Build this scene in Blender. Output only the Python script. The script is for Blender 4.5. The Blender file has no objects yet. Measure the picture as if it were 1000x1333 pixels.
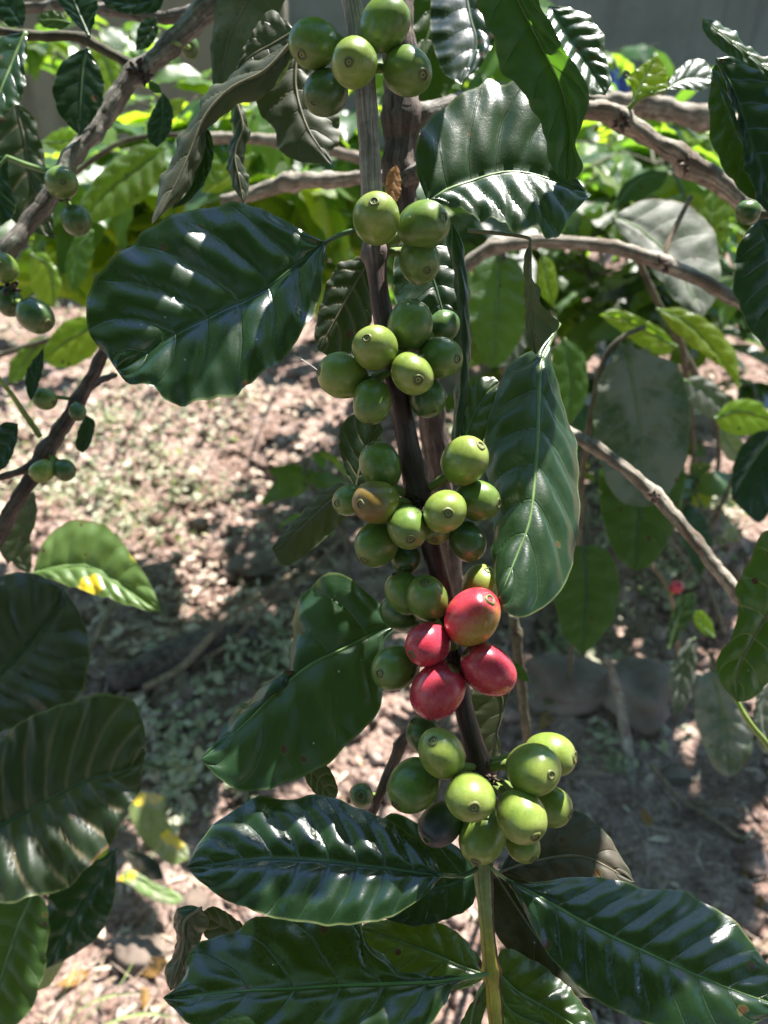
import bpy, math, random
import numpy as np
from mathutils import Vector, Matrix, Quaternion

random.seed(7)
rng = np.random.default_rng(7)
SC = bpy.context.scene
COL = SC.collection

# ------------------------------------------------------------------ camera
PITCH = math.radians(36.0)
CAM_H = 1.15
FPX = 1007.0                      # focal length in photo pixels (photo 1000 x 1333)
CX, CY = 500.0, 666.5
cam_data = bpy.data.cameras.new('camera')
cam = bpy.data.objects.new('camera', cam_data)
COL.objects.link(cam)
cam.location = (0, 0, CAM_H)
cam.rotation_euler = (math.pi/2 - PITCH, 0, 0)
cam_data.sensor_fit = 'VERTICAL'
cam_data.sensor_height = 36.0
cam_data.lens = 18.0 * FPX / 666.5
cam_data.clip_start = 0.01
cam_data.clip_end = 400.0
cam_data.dof.use_dof = True
cam_data.dof.focus_distance = 0.262
cam_data.dof.aperture_fstop = cam_data.lens / 2.1
SC.camera = cam

# ------------------------------------------------------------------ light
SUN = Vector((0.28, 0.51, 0.815)).normalized()
world = bpy.data.worlds.new('World')
SC.world = world
world.use_nodes = True
wn = world.node_tree
wn.nodes.clear()
sky = wn.nodes.new('ShaderNodeTexSky')
sky.sky_type = 'NISHITA'
sky.sun_disc = False
sky.sun_elevation = math.asin(SUN.z)
sky.sun_rotation = math.atan2(SUN.x, SUN.y)
sky.air_density = 1.0
sky.dust_density = 0.1
sky.ozone_density = 4.5
bg = wn.nodes.new('ShaderNodeBackground')
bg.inputs['Strength'].default_value = 0.095
wo = wn.nodes.new('ShaderNodeOutputWorld')
wn.links.new(sky.outputs[0], bg.inputs['Color'])
wn.links.new(bg.outputs[0], wo.inputs['Surface'])

sl = bpy.data.lights.new('sun', 'SUN')
sl.energy = 5.0
sl.angle = math.radians(0.53)
sl.color = (1.0, 0.955, 0.88)
sun = bpy.data.objects.new('sun', sl)
COL.objects.link(sun)
sun.rotation_euler = (-SUN).to_track_quat('-Z', 'Y').to_euler()
sun.location = (1, 2, 4)

vs = SC.view_settings
vs.view_transform = 'Standard'
vs.look = 'None'
vs.exposure = 1.92
vs.gamma = 1.0
vs.use_curve_mapping = False
SC.cycles.max_bounces = 8
SC.cycles.transparent_max_bounces = 8
SC.cycles.use_denoising = True
SC.cycles.sample_clamp_indirect = 6.0

# ------------------------------------------------------------------ helpers
sp, cp = math.sin(PITCH), math.cos(PITCH)
RIGHT = np.array((1.0, 0, 0)); UP = np.array((0, sp, cp)); FWD = np.array((0, cp, -sp))
CAMP = np.array((0, 0, CAM_H))

def P(x, y, d):
    """point seen at photo pixel (x, y) at depth d metres (works on arrays)"""
    x = np.asarray(x, float); y = np.asarray(y, float); d = np.asarray(d, float)
    u = (x - CX) / FPX; v = (CY - y) / FPX
    return CAMP + d[..., None] * (u[..., None]*RIGHT + v[..., None]*UP + FWD)

def gdepth(y, z=0.0):
    v = (y - CY) / FPX
    return (CAM_H - z) / (sp + v*cp)

def G(x, y, z=0.0):
    return P(x, y, gdepth(y, z))

def proj_y(p):
    q = np.asarray(p)-CAMP
    return CY - q.dot(UP)/q.dot(FWD)*FPX

ORIG = {}
def origin_of(o):
    return ORIG.get(o.name, np.zeros(3)) if o is not None else np.zeros(3)

def link(o, parent, org):
    COL.objects.link(o)
    ORIG[o.name] = np.array(org, float)
    if parent is not None:
        o.parent = parent
        o.location = Vector(np.array(org) - origin_of(parent))
    else:
        o.location = Vector(org)
    return o

def tag(o, label=None, cat=None, group=None, kind=None):
    if label: o['label'] = label
    if cat: o['category'] = cat
    if group: o['group'] = group
    if kind: o['kind'] = kind
    return o

def empty(name, loc, label, cat, group=None):
    o = bpy.data.objects.new(name, None)
    o.empty_display_size = 0.02
    link(o, None, loc)
    return tag(o, label, cat, group)

def mesh_from(name, verts, faces, mat, uv=None, smooth=True):
    me = bpy.data.meshes.new(name)
    verts = np.asarray(verts, np.float32)
    faces = np.asarray(faces, np.int32)
    nf, k = faces.shape
    me.vertices.add(len(verts)); me.vertices.foreach_set('co', verts.ravel())
    me.loops.add(nf*k); me.loops.foreach_set('vertex_index', faces.ravel())
    me.polygons.add(nf)
    me.polygons.foreach_set('loop_start', np.arange(nf, dtype=np.int32)*k)
    me.polygons.foreach_set('use_smooth', np.full(nf, smooth, dtype=bool))
    me.update(calc_edges=True)
    if uv is not None:
        l = me.uv_layers.new(name='uv')
        l.data.foreach_set('uv', np.asarray(uv, np.float32)[faces.ravel()].ravel())
    if mat is not None:
        me.materials.append(mat)
    me.validate()
    return me

def mesh_obj(name, verts, faces, mat, parent=None, org=None, uv=None, smooth=True):
    verts = np.asarray(verts, float)
    if org is None:
        org = verts.mean(0)
    me = mesh_from(name, verts - np.asarray(org), faces, mat, uv, smooth)
    return link(bpy.data.objects.new(name, me), parent, org)

def catmull(pts, n, closed=False):
    p = np.asarray(pts, float)
    if len(p) == 2:
        t = np.linspace(0, 1, n)[:, None]
        return p[0]*(1-t) + p[1]*t
    e = np.vstack([2*p[0]-p[1], p, 2*p[-1]-p[-2]])
    out = []
    for i in range(1, len(e)-2):
        t = np.linspace(0, 1, 24, endpoint=False)[:, None]
        a, b, c, d = e[i-1], e[i], e[i+1], e[i+2]
        out.append(0.5*((2*b) + (c-a)*t + (2*a-5*b+4*c-d)*t**2 + (3*b-a-3*c+d)*t**3))
    out.append(p[-1:])
    q = np.vstack(out)
    s = np.concatenate([[0], np.cumsum(np.linalg.norm(np.diff(q[:, :2] if q.shape[1] > 3 else q, axis=0), axis=1) + 1e-9)])
    tt = np.linspace(0, s[-1], n)
    return np.stack([np.interp(tt, s, q[:, k]) for k in range(q.shape[1])], 1)

def vnoise(x, y, seed=0):
    """smooth 2-D value noise in -1..1, vectorised"""
    x = np.asarray(x, float); y = np.asarray(y, float)
    xi = np.floor(x).astype(np.int64); yi = np.floor(y).astype(np.int64)
    fx = x - xi; fy = y - yi
    fx = fx*fx*(3-2*fx); fy = fy*fy*(3-2*fy)
    def h(a, b):
        n = (a*374761393 + b*668265263 + seed*974711) & 0xffffffff
        n = ((n ^ (n >> 13)) * 1274126177) & 0xffffffff
        return ((n ^ (n >> 16)) & 0xffff) / 32767.5 - 1.0
    return (h(xi, yi)*(1-fx)*(1-fy) + h(xi+1, yi)*fx*(1-fy) + h(xi, yi+1)*(1-fx)*fy + h(xi+1, yi+1)*fx*fy)

def tube_geo(path, radii, sides=10, rough=0.0, seed=0, caps=True):
    path = np.asarray(path, float); n = len(path)
    radii = np.asarray(radii, float)
    tan = np.gradient(path, axis=0); tan /= np.linalg.norm(tan, axis=1)[:, None] + 1e-12
    ref = np.array((0.3, 0.2, 0.9)) if abs(tan[0, 2]) < 0.9 else np.array((1.0, 0, 0))
    nrm = np.cross(tan[0], ref); nrm /= np.linalg.norm(nrm)
    V = []; UV = []
    L = np.concatenate([[0], np.cumsum(np.linalg.norm(np.diff(path, axis=0), axis=1))])
    for i in range(n):
        nrm = nrm - tan[i]*nrm.dot(tan[i]); nrm /= np.linalg.norm(nrm)
        b = np.cross(tan[i], nrm)
        a = np.linspace(0, 2*math.pi, sides, endpoint=False)
        rr = radii[i]*(1 + rough*vnoise(a*2.1 + seed*3.3, np.full(sides, L[i]/max(radii.mean(), 1e-5)*0.7) + seed, seed))
        V.append(path[i] + (np.cos(a)*rr)[:, None]*nrm + (np.sin(a)*rr)[:, None]*b)
        UV.append(np.stack([np.full(sides, L[i]), a/(2*math.pi)], 1))
    V = np.vstack(V); UV = np.vstack(UV)
    F = []
    for i in range(n-1):
        for j in range(sides):
            k = (j+1) % sides
            F.append((i*sides+j, i*sides+k, (i+1)*sides+k, (i+1)*sides+j))
    if caps:
        V = np.vstack([V, path[:1], path[-1:]]); UV = np.vstack([UV, UV[:1], UV[-1:]])
        c0, c1 = n*sides, n*sides+1
        for j in range(sides):
            k = (j+1) % sides
            F.append((c0, k, j, j))
            F.append((c1, (n-1)*sides+j, (n-1)*sides+k, (n-1)*sides+k))
    return V, F, UV

def tri_clean(F):
    return [f for f in F]

class Geo:
    """collects quads/tris for ONE mesh"""
    def __init__(s): s.V = []; s.F = []; s.U = []; s.n = 0
    def add(s, V, F, UV=None):
        V = np.asarray(V, float); F = np.asarray(F, int)
        if F.shape[1] == 3: F = np.concatenate([F, F[:, 2:3]], 1)
        s.V.append(V); s.F.append(F + s.n); s.n += len(V)
        s.U.append(np.zeros((len(V), 2)) if UV is None else np.asarray(UV, float))
    def build(s, name, mat, parent=None, org=None, smooth=True):
        V = np.vstack(s.V); F = np.vstack(s.F); U = np.vstack(s.U)
        return quads_obj(name, V, F, mat, parent, org, U, smooth)

def quads_obj(name, V, F, mat, parent=None, org=None, uv=None, smooth=True):
    """quads where a repeated last index means a triangle"""
    V = np.asarray(V, float); F = np.asarray(F, int)
    if org is None: org = V.mean(0)
    q = F[F[:, 2] != F[:, 3]]; t = F[F[:, 2] == F[:, 3]][:, :3]
    me = bpy.data.meshes.new(name)
    me.vertices.add(len(V)); me.vertices.foreach_set('co', (V - np.asarray(org)).astype(np.float32).ravel())
    idx = np.concatenate([q.ravel(), t.ravel()]).astype(np.int32)
    me.loops.add(len(idx)); me.loops.foreach_set('vertex_index', idx)
    me.polygons.add(len(q)+len(t))
    st = np.concatenate([np.arange(len(q))*4, len(q)*4 + np.arange(len(t))*3]).astype(np.int32)
    me.polygons.foreach_set('loop_start', st)
    me.polygons.foreach_set('use_smooth', np.full(len(q)+len(t), smooth, dtype=bool))
    me.update(calc_edges=True)
    if uv is not None:
        l = me.uv_layers.new(name='uv'); l.data.foreach_set('uv', np.asarray(uv, np.float32)[idx].ravel())
    if mat is not None: me.materials.append(mat)
    me.validate()
    return link(bpy.data.objects.new(name, me), parent, org)

# ------------------------------------------------------------------ materials
class NT:
    def __init__(s, name):
        s.m = bpy.data.materials.new(name); s.m.use_nodes = True
        s.t = s.m.node_tree; s.t.nodes.clear()
        s.out = s.n('ShaderNodeOutputMaterial')
    def n(s, typ, **kw):
        nd = s.t.nodes.new(typ)
        for k, v in kw.items(): setattr(nd, k, v)
        return nd
    def set(s, sock, v):
        if hasattr(v, 'is_output') or isinstance(v, bpy.types.NodeSocket): s.t.links.new(v, sock)
        elif isinstance(v, (tuple, list)) and len(v) == 3 and sock.type == 'RGBA': sock.default_value = (*v, 1)
        else: sock.default_value = v
    def math(s, op, a, b=None, c=None):
        nd = s.n('ShaderNodeMath', operation=op)
        s.set(nd.inputs[0], a)
        if b is not None: s.set(nd.inputs[1], b)
        if c is not None: s.set(nd.inputs[2], c)
        return nd.outputs[0]
    def mix(s, f, a, b, mode='MIX'):
        nd = s.n('ShaderNodeMix', data_type='RGBA', blend_type=mode)
        s.set(nd.inputs[0], f); s.set(nd.inputs[6], a); s.set(nd.inputs[7], b)
        return nd.outputs[2]
    def step(s, x, lo, hi, a=0.0, b=1.0):
        nd = s.n('ShaderNodeMapRange', interpolation_type='SMOOTHSTEP')
        s.set(nd.inputs[0], x); s.set(nd.inputs[1], lo); s.set(nd.inputs[2], hi); s.set(nd.inputs[3], a); s.set(nd.inputs[4], b)
        return nd.outputs[0]
    def noise(s, co, scale, detail=3, rough=0.55, dist=0.0):
        nd = s.n('ShaderNodeTexNoise')
        s.set(nd.inputs['Vector'], co); nd.inputs['Scale'].default_value = scale
        nd.inputs['Detail'].default_value = detail; nd.inputs['Roughness'].default_value = rough
        nd.inputs['Distortion'].default_value = dist
        return nd.outputs[0]
    def vmap(s, co, scale=(1, 1, 1), loc=(0, 0, 0)):
        nd = s.n('ShaderNodeMapping'); s.set(nd.inputs[0], co)
        nd.inputs['Scale'].default_value = scale; s.set(nd.inputs['Location'], loc)
        return nd.outputs[0]
    def vadd(s, a, b):
        nd = s.n('ShaderNodeVectorMath', operation='ADD'); s.set(nd.inputs[0], a); s.set(nd.inputs[1], b)
        return nd.outputs[0]
    def bump(s, h, dist, strength=1.0):
        nd = s.n('ShaderNodeBump'); s.set(nd.inputs['Height'], h)
        nd.inputs['Distance'].default_value = dist; nd.inputs['Strength'].default_value = strength
        return nd.outputs[0]
    def objco(s):
        tc = s.n('ShaderNodeTexCoord'); oi = s.n('ShaderNodeObjectInfo')
        off = s.n('ShaderNodeVectorMath', operation='SCALE')
        off.inputs[0].default_value = (13.1, 7.7, 21.3); s.set(off.inputs['Scale'], oi.outputs['Random'])
        return s.vadd(tc.outputs['Object'], off.outputs[0]), oi.outputs['Random']
    def uv(s):
        return s.n('ShaderNodeTexCoord').outputs['UV']
    def principled(s, **kw):
        nd = s.n('ShaderNodeBsdfPrincipled')
        for k, v in kw.items(): s.set(nd.inputs[k.replace('_', ' ')], v)
        return nd.outputs[0]

def leaf_mat(name, top, trans, tf=0.35, rough=0.27, under=None, vein=(0.10, 0.18, 0.05), vf=0.35, vw=0.07,
             dust=0.0, dustc=(0.30, 0.28, 0.24), spots=0.0, spotc=(0.65, 0.50, 0.03), blot=0.0, blotc=(0.12, 0.08, 0.03),
             coat=0.15, spec=0.5, var=0.25, micro=0.25):
    T = NT(name)
    co, rnd = T.objco()
    uvs = T.n('ShaderNodeSeparateXYZ'); T.set(uvs.inputs[0], T.uv())
    u, v = uvs.outputs[0], uvs.outputs[1]
    s_ = T.math('ABSOLUTE', T.math('MULTIPLY_ADD', v, 2.0, -1.0))
    ph = T.math('SUBTRACT', T.math('MULTIPLY', u, 8.0), T.math('MULTIPLY', T.math('POWER', s_, 1.3), 1.1))
    wob = T.math('MULTIPLY_ADD', T.noise(co, 60, 2), 0.22, -0.11)
    pf = T.math('FRACT', T.math('ADD', ph, wob))
    dv = T.math('MINIMUM', pf, T.math('SUBTRACT', 1.0, pf))
    vm = T.step(dv, vw, 0.0)
    vm = T.math('MULTIPLY', vm, T.step(s_, 1.0, 0.7, 0.25, 1.0))
    mm = T.step(s_, 0.05, 0.0)
    n1 = T.noise(co, 22, 4, 0.6)
    n2 = T.noise(co, 160, 3, 0.6)
    mot = T.math('MULTIPLY_ADD', n1, var*2, 1-var)
    mot = T.math('ADD', mot, T.math('MULTIPLY_ADD', n2, 0.3, -0.15))
    col = T.mix(1.0, top, mot, 'MULTIPLY')
    hv = T.n('ShaderNodeHueSaturation'); T.set(hv.inputs['Color'], col)
    T.set(hv.inputs['Hue'], T.math('MULTIPLY_ADD', rnd, 0.03, 0.485)); T.set(hv.inputs['Value'], T.math('MULTIPLY_ADD', rnd, 0.45, 0.8))
    col = hv.outputs[0]
    if under is not None:
        bf = T.n('ShaderNodeNewGeometry').outputs['Backfacing']
        col = T.mix(bf, col, under)
    col = T.mix(T.math('MULTIPLY', vm, vf), col, vein)
    col = T.mix(T.math('MULTIPLY', mm, min(1, vf*1.6)), col, vein)
    tcol = T.mix(T.math('MULTIPLY', T.math('MAXIMUM', vm, mm), 0.35), trans, (trans[0]*0.5, trans[1]*0.45, trans[2]*0.4))
    tcol = T.mix(1.0, tcol, mot, 'MULTIPLY')
    rg = T.math('ADD', T.math('MULTIPLY_ADD', n2, 0.16, rough-0.08), T.math('MULTIPLY_ADD', n1, 0.36, -0.16))
    if blot > 0:
        bm = T.step(T.noise(co, 34, 4, 0.65), 0.62-blot*0.2, 0.70-blot*0.2)
        col = T.mix(bm, col, blotc); tcol = T.mix(bm, tcol, blotc)
    if spots > 0:
        vo = T.n('ShaderNodeTexVoronoi'); T.set(vo.inputs['Vector'], T.vadd(co, T.vmap(co, (0, 0, 0))))
        vo.inputs['Scale'].default_value = 42.0
        sm = T.step(vo.outputs['Distance'], 0.50, 0.40)
        sel = T.n('ShaderNodeSeparateXYZ'); T.set(sel.inputs[0], vo.outputs['Color'])
        sm = T.math('MULTIPLY', sm, T.math('LESS_THAN', sel.outputs[0], spots))
        col = T.mix(sm, col, spotc); tcol = T.mix(sm, tcol, spotc)
    if dust > 0:
        dm = T.step(T.noise(co, 30, 5, 0.65), 0.62-dust*0.35, 0.75-dust*0.2)
        dm = T.math('MULTIPLY', dm, min(1.0, 0.35+dust*0.6))
        col = T.mix(dm, col, dustc)
        rg = T.math('MAXIMUM', rg, T.math('MULTIPLY', dm, 0.75))
    col = T.mix(T.math('MULTIPLY', T.step(s_, 0.955, 0.985), 0.6), col, (0.14, 0.17, 0.07))
    # specks of dust on every leaf
    fl = T.n('ShaderNodeTexVoronoi'); T.set(fl.inputs['Vector'], co); fl.inputs['Scale'].default_value = 260
    fs = T.n('ShaderNodeSeparateXYZ'); T.set(fs.inputs[0], fl.outputs['Color'])
    fm = T.math('MULTIPLY', T.step(fl.outputs['Distance'], 0.13, 0.07), T.math('LESS_THAN', fs.outputs[0], 0.035))
    col = T.mix(fm, col, (0.45, 0.44, 0.38))
    # small brown lesions with a pale halo
    lv = T.n('ShaderNodeTexVoronoi'); T.set(lv.inputs['Vector'], T.vmap(co, (1, 1, 1), (3.7, 1.9, 8.3))); lv.inputs['Scale'].default_value = 170
    ls = T.n('ShaderNodeSeparateXYZ'); T.set(ls.inputs[0], lv.outputs['Color'])
    lsel = T.math('LESS_THAN', ls.outputs[0], 0.05)
    ld = T.math('SUBTRACT', T.math('ADD', lv.outputs['Distance'], T.math('MULTIPLY_ADD', n2, 0.16, -0.08)), 0.14)
    lh = T.math('MULTIPLY', T.step(ld, 0.26, 0.14), lsel)
    lb = T.math('MULTIPLY', T.step(ld, 0.16, 0.11), lsel)
    col = T.mix(T.math('MULTIPLY', lh, 0.5), col, (0.11, 0.11, 0.03))
    col = T.mix(lb, col, (0.085, 0.045, 0.022)); tcol = T.mix(lb, tcol, (0.05, 0.025, 0.01))
    # browned, ragged rim here and there
    em = T.math('MULTIPLY', T.step(T.math('ADD', s_, T.math('MULTIPLY_ADD', n1, 0.22, -0.11)), 0.95, 1.0), T.step(T.noise(co, 14, 2), 0.52, 0.62))
    col = T.mix(em, col, (0.09, 0.055, 0.025))
    rv = T.n('ShaderNodeTexVoronoi', feature='DISTANCE_TO_EDGE'); T.set(rv.inputs['Vector'], co); rv.inputs['Scale'].default_value = 800
    rvm = T.step(rv.outputs['Distance'], 0.0, 0.14)
    n2 = T.math('ADD', n2, T.math('MULTIPLY', rvm, 0.10))
    h = T.math('ADD', T.math('MULTIPLY', T.noise(co, 420, 2), micro*0.35), T.math('MULTIPLY', n2, micro))
    h = T.math('SUBTRACT', h, T.math('MULTIPLY', vm, 0.5))
    nm = T.bump(h, 0.00045, 0.8)
    b = T.principled(Base_Color=col, Roughness=rg, Normal=nm, Coat_Weight=coat, Coat_Roughness=0.22, Specular_IOR_Level=spec)
    tr = T.n('ShaderNodeBsdfTranslucent'); T.set(tr.inputs['Color'], tcol); T.set(tr.inputs['Normal'], nm)
    ms = T.n('ShaderNodeMixShader'); ms.inputs[0].default_value = tf
    T.t.links.new(b, ms.inputs[1]); T.t.links.new(tr.outputs[0], ms.inputs[2])
    T.t.links.new(ms.outputs[0], T.out.inputs[0])
    return T.m

M = {}
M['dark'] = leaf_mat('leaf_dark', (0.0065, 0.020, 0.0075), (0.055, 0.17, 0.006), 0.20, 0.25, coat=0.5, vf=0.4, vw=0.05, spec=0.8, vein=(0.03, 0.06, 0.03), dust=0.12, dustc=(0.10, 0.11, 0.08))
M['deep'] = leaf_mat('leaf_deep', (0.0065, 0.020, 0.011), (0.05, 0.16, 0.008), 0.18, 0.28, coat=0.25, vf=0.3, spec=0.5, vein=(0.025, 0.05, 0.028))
M['mid'] = leaf_mat('leaf_mid', (0.016, 0.038, 0.013), (0.10, 0.26, 0.012), 0.26, 0.26, vf=0.45, vw=0.05, coat=0.25, spec=0.5, vein=(0.05, 0.09, 0.035), dust=0.12, dustc=(0.13, 0.14, 0.10))
M['gloss'] = leaf_mat('leaf_gloss', (0.012, 0.033, 0.013), (0.09, 0.24, 0.012), 0.2, 0.33, coat=0.3, vf=0.45, vw=0.05, micro=0.4, spec=0.5, vein=(0.045, 0.08, 0.035), dust=0.15, dustc=(0.12, 0.13, 0.095))
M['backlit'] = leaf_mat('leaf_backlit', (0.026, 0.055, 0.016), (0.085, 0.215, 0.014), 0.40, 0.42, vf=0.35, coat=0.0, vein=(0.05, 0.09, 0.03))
M['young'] = leaf_mat('leaf_young', (0.10, 0.20, 0.025), (0.46, 0.72, 0.03), 0.55, 0.36, vf=0.25, coat=0.0, vein=(0.25, 0.35, 0.08))
M['olive'] = leaf_mat('leaf_olive', (0.045, 0.055, 0.030), (0.10, 0.16, 0.03), 0.30, 0.52, vf=0.45, vein=(0.15, 0.14, 0.09), coat=0, dust=0.25)
M['dusty'] = leaf_mat('leaf_dusty', (0.035, 0.055, 0.028), (0.10, 0.20, 0.03), 0.25, 0.5, vf=0.4, vein=(0.25, 0.27, 0.20), coat=0, dust=0.8, dustc=(0.22, 0.225, 0.205))
M['dull'] = leaf_mat('leaf_dull', (0.022, 0.032, 0.021), (0.07, 0.13, 0.02), 0.2, 0.38, vf=0.4, vein=(0.02, 0.03, 0.018), coat=0.1, dust=0.2, dustc=(0.11, 0.11, 0.09))
M['brown'] = leaf_mat('leaf_brown', (0.016, 0.022, 0.012), (0.06, 0.09, 0.012), 0.15, 0.42, vf=0.3, vein=(0.05, 0.045, 0.03), coat=0.0, spec=0.2, dust=0.55, dustc=(0.13, 0.105, 0.09))
M['veined'] = leaf_mat('leaf_veined', (0.009, 0.020, 0.009), (0.08, 0.16, 0.012), 0.25, 0.42, vf=0.8, vw=0.16, vein=(0.17, 0.14, 0.09), coat=0.1, dust=0.1, dustc=(0.10, 0.09, 0.07))
M['goldvein'] = leaf_mat('leaf_goldvein', (0.014, 0.040, 0.008), (0.10, 0.24, 0.012), 0.35, 0.30, vf=0.85, vw=0.06, vein=(0.26, 0.25, 0.09), coat=0.2)
M['spotted'] = leaf_mat('leaf_spotted', (0.085, 0.155, 0.045), (0.28, 0.48, 0.04), 0.32, 0.42, vf=0.35, spots=0.38, coat=0.05)
M['yellowing'] = leaf_mat('leaf_yellowing', (0.14, 0.20, 0.07), (0.40, 0.50, 0.08), 0.3, 0.5, vf=0.3, spots=0.45, coat=0, dust=0.5, dustc=(0.34, 0.29, 0.26))
M['dry'] = leaf_mat('leaf_dry', (0.28, 0.15, 0.045), (0.42, 0.22, 0.05), 0.35, 0.6, vf=0.4, vein=(0.16, 0.08, 0.03), coat=0, blot=0.5)
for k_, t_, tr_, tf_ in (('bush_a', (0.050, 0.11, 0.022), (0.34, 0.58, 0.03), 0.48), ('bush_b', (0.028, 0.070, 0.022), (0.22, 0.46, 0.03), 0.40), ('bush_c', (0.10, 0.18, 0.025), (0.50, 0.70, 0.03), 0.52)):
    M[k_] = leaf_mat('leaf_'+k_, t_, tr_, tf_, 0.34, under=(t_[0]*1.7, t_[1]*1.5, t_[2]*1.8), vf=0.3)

def wood_mat(name, a, b, c, sc=1.0, bump=0.0012, rough=0.8, lich=0.0):
    T = NT(name)
    co, rnd = T.objco()
    uvm = T.vmap(T.uv(), (60*sc, 7, 1))
    st = T.noise(T.vmap(T.uv(), (45*sc, 16, 1)), 1.0, 5, 0.65, 0.6)
    n2 = T.noise(co, 140*sc, 4, 0.6)
    n3 = T.noise(co, 35*sc, 3, 0.6)
    col = T.mix(T.step(st, 0.38, 0.62), a, b)
    col = T.mix(T.step(n3, 0.5, 0.7), col, c)
    ck = T.step(T.noise(T.vmap(T.uv(), (28*sc, 30, 1), (3.3, 1.7, 0)), 1.0, 3, 0.7, 0.8), 0.40, 0.35)
    col = T.mix(T.math('MULTIPLY', ck, 0.75), col, (c[0]*.4, c[1]*.4, c[2]*.4))
    st = T.math('SUBTRACT', st, T.math('MULTIPLY', ck, 0.5))
    col = T.mix(0.5, col, T.mix(T.step(n2, 0.35, 0.65), (0.3, 0.3, 0.3), (1.5, 1.5, 1.5)), 'MULTIPLY')
    if lich > 0:
        col = T.mix(T.math('MULTIPLY', T.step(T.noise(co, 90*sc, 3), 0.60, 0.66), lich), col, (0.36, 0.38, 0.33))
    h = T.math('ADD', T.math('MULTIPLY', st, 1.0), T.math('MULTIPLY', n2, 0.6))
    T.t.links.new(T.principled(Base_Color=col, Roughness=rough, Normal=T.bump(h, bump, 1.0), Specular_IOR_Level=0.3), T.out.inputs[0])
    return T.m

M['bark'] = wood_mat('bark_grey', (0.13, 0.118, 0.10), (0.255, 0.24, 0.215), (0.085, 0.07, 0.058), lich=0.6)
M['bark_pale'] = wood_mat('bark_pale', (0.205, 0.175, 0.14), (0.36, 0.32, 0.265), (0.13, 0.095, 0.07), lich=0.3)
M['bark_dark'] = wood_mat('bark_dark', (0.07, 0.052, 0.045), (0.15, 0.115, 0.10), (0.05, 0.035, 0.03))
M['bark_olive'] = wood_mat('bark_olive', (0.085, 0.08, 0.055), (0.15, 0.145, 0.09), (0.06, 0.05, 0.035))
M['twig'] = wood_mat('twig_dry', (0.16, 0.115, 0.075), (0.30, 0.23, 0.15), (0.13, 0.085, 0.06))

STRIPE_NODES = []
def STRIPE_VALUE(T):
    v = T.n('ShaderNodeValue'); STRIPE_NODES.append(v); return v.outputs[0]
def stem_main_mat():
    """main branch: grey bark at the top, purple brown lower down, green at the young tip (UV x = metres along it)"""
    T = NT('bark_fruiting_branch')
    co, rnd = T.objco()
    sx = T.n('ShaderNodeSeparateXYZ'); T.set(sx.inputs[0], T.uv())
    L = T.math('ADD', sx.outputs[0], T.math('MULTIPLY_ADD', T.noise(co, 50, 3), 0.02, -0.01))
    ang = sx.outputs[1]
    st = T.noise(T.vmap(T.uv(), (45, 22, 1)), 1.0, 5, 0.65, 0.5)
    n2 = T.noise(co, 180, 4, 0.6)
    grey = T.mix(T.step(st, 0.35, 0.65), (0.15, 0.115, 0.105), (0.36, 0.30, 0.27))
    purp = T.mix(T.step(st, 0.3, 0.7), (0.030, 0.014, 0.016), (0.085, 0.045, 0.042))
    grn = T.mix(T.step(st, 0.3, 0.7), (0.16, 0.20, 0.075), (0.27, 0.31, 0.13))
    yel = T.mix(T.step(st, 0.3, 0.7), (0.34, 0.27, 0.035), (0.46, 0.36, 0.055))
    brn = (0.05, 0.018, 0.012)
    c = T.mix(T.step(L, 0.115, 0.150), grey, purp)
    c = T.mix(T.step(L, S_GREEN-0.004, S_GREEN+0.002), c, grn)
    c = T.mix(T.step(L, S_GREEN+0.012, S_GREEN+0.030), c, yel)
    strp = T.math('MULTIPLY', T.step(L, S_GREEN+0.001, S_GREEN+0.004), T.step(T.math('ABSOLUTE', T.math('SUBTRACT', T.math('ADD', ang, T.math('MULTIPLY_ADD', n2, 0.1, -0.05)), STRIPE_VALUE(T))), 0.085, 0.06))
    c = T.mix(strp, c, brn)
    c = T.mix(0.4, c, T.mix(T.step(n2, 0.35, 0.65), (0.4, 0.4, 0.4), (1.4, 1.4, 1.4)), 'MULTIPLY')
    rg = T.step(L, 0.11, 0.16, 0.75, 0.42)
    h = T.math('ADD', st, T.math('MULTIPLY', n2, 0.5))
    T.t.links.new(T.principled(Base_Color=c, Roughness=rg, Normal=T.bump(h, 0.0004, 0.8), Specular_IOR_Level=0.4), T.out.inputs[0])
    return T.m

def plain_mat(name, a, b, scale=200, rough=0.5, bump=0.0002, spec=0.4, sss=0.0):
    T = NT(name); co, rnd = T.objco()
    n = T.noise(co, scale, 4, 0.6)
    kw = dict(Base_Color=T.mix(T.step(n, 0.35, 0.65), a, b), Roughness=rough, Normal=T.bump(n, bump), Specular_IOR_Level=spec)
    T.t.links.new(T.principled(**kw), T.out.inputs[0])
    return T.m

M['midrib'] = plain_mat('midrib_green', (0.10, 0.17, 0.055), (0.15, 0.23, 0.08), 150, 0.35)
M['midrib_dark'] = plain_mat('midrib_dark', (0.035, 0.075, 0.03), (0.06, 0.11, 0.045), 150, 0.35)
M['midrib_tan'] = plain_mat('midrib_tan', (0.12, 0.11, 0.06), (0.18, 0.16, 0.10), 150, 0.5)
M['pedicel'] = plain_mat('pedicel_green', (0.13, 0.20, 0.04), (0.20, 0.27, 0.06), 150, 0.4)
M['node'] = plain_mat('node_scales', (0.02, 0.011, 0.009), (0.085, 0.055, 0.04), 300, 0.7, 0.0008)
M['thread'] = plain_mat('spider_silk', (0.6, 0.6, 0.6), (0.75, 0.75, 0.75), 50, 0.3)

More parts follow.
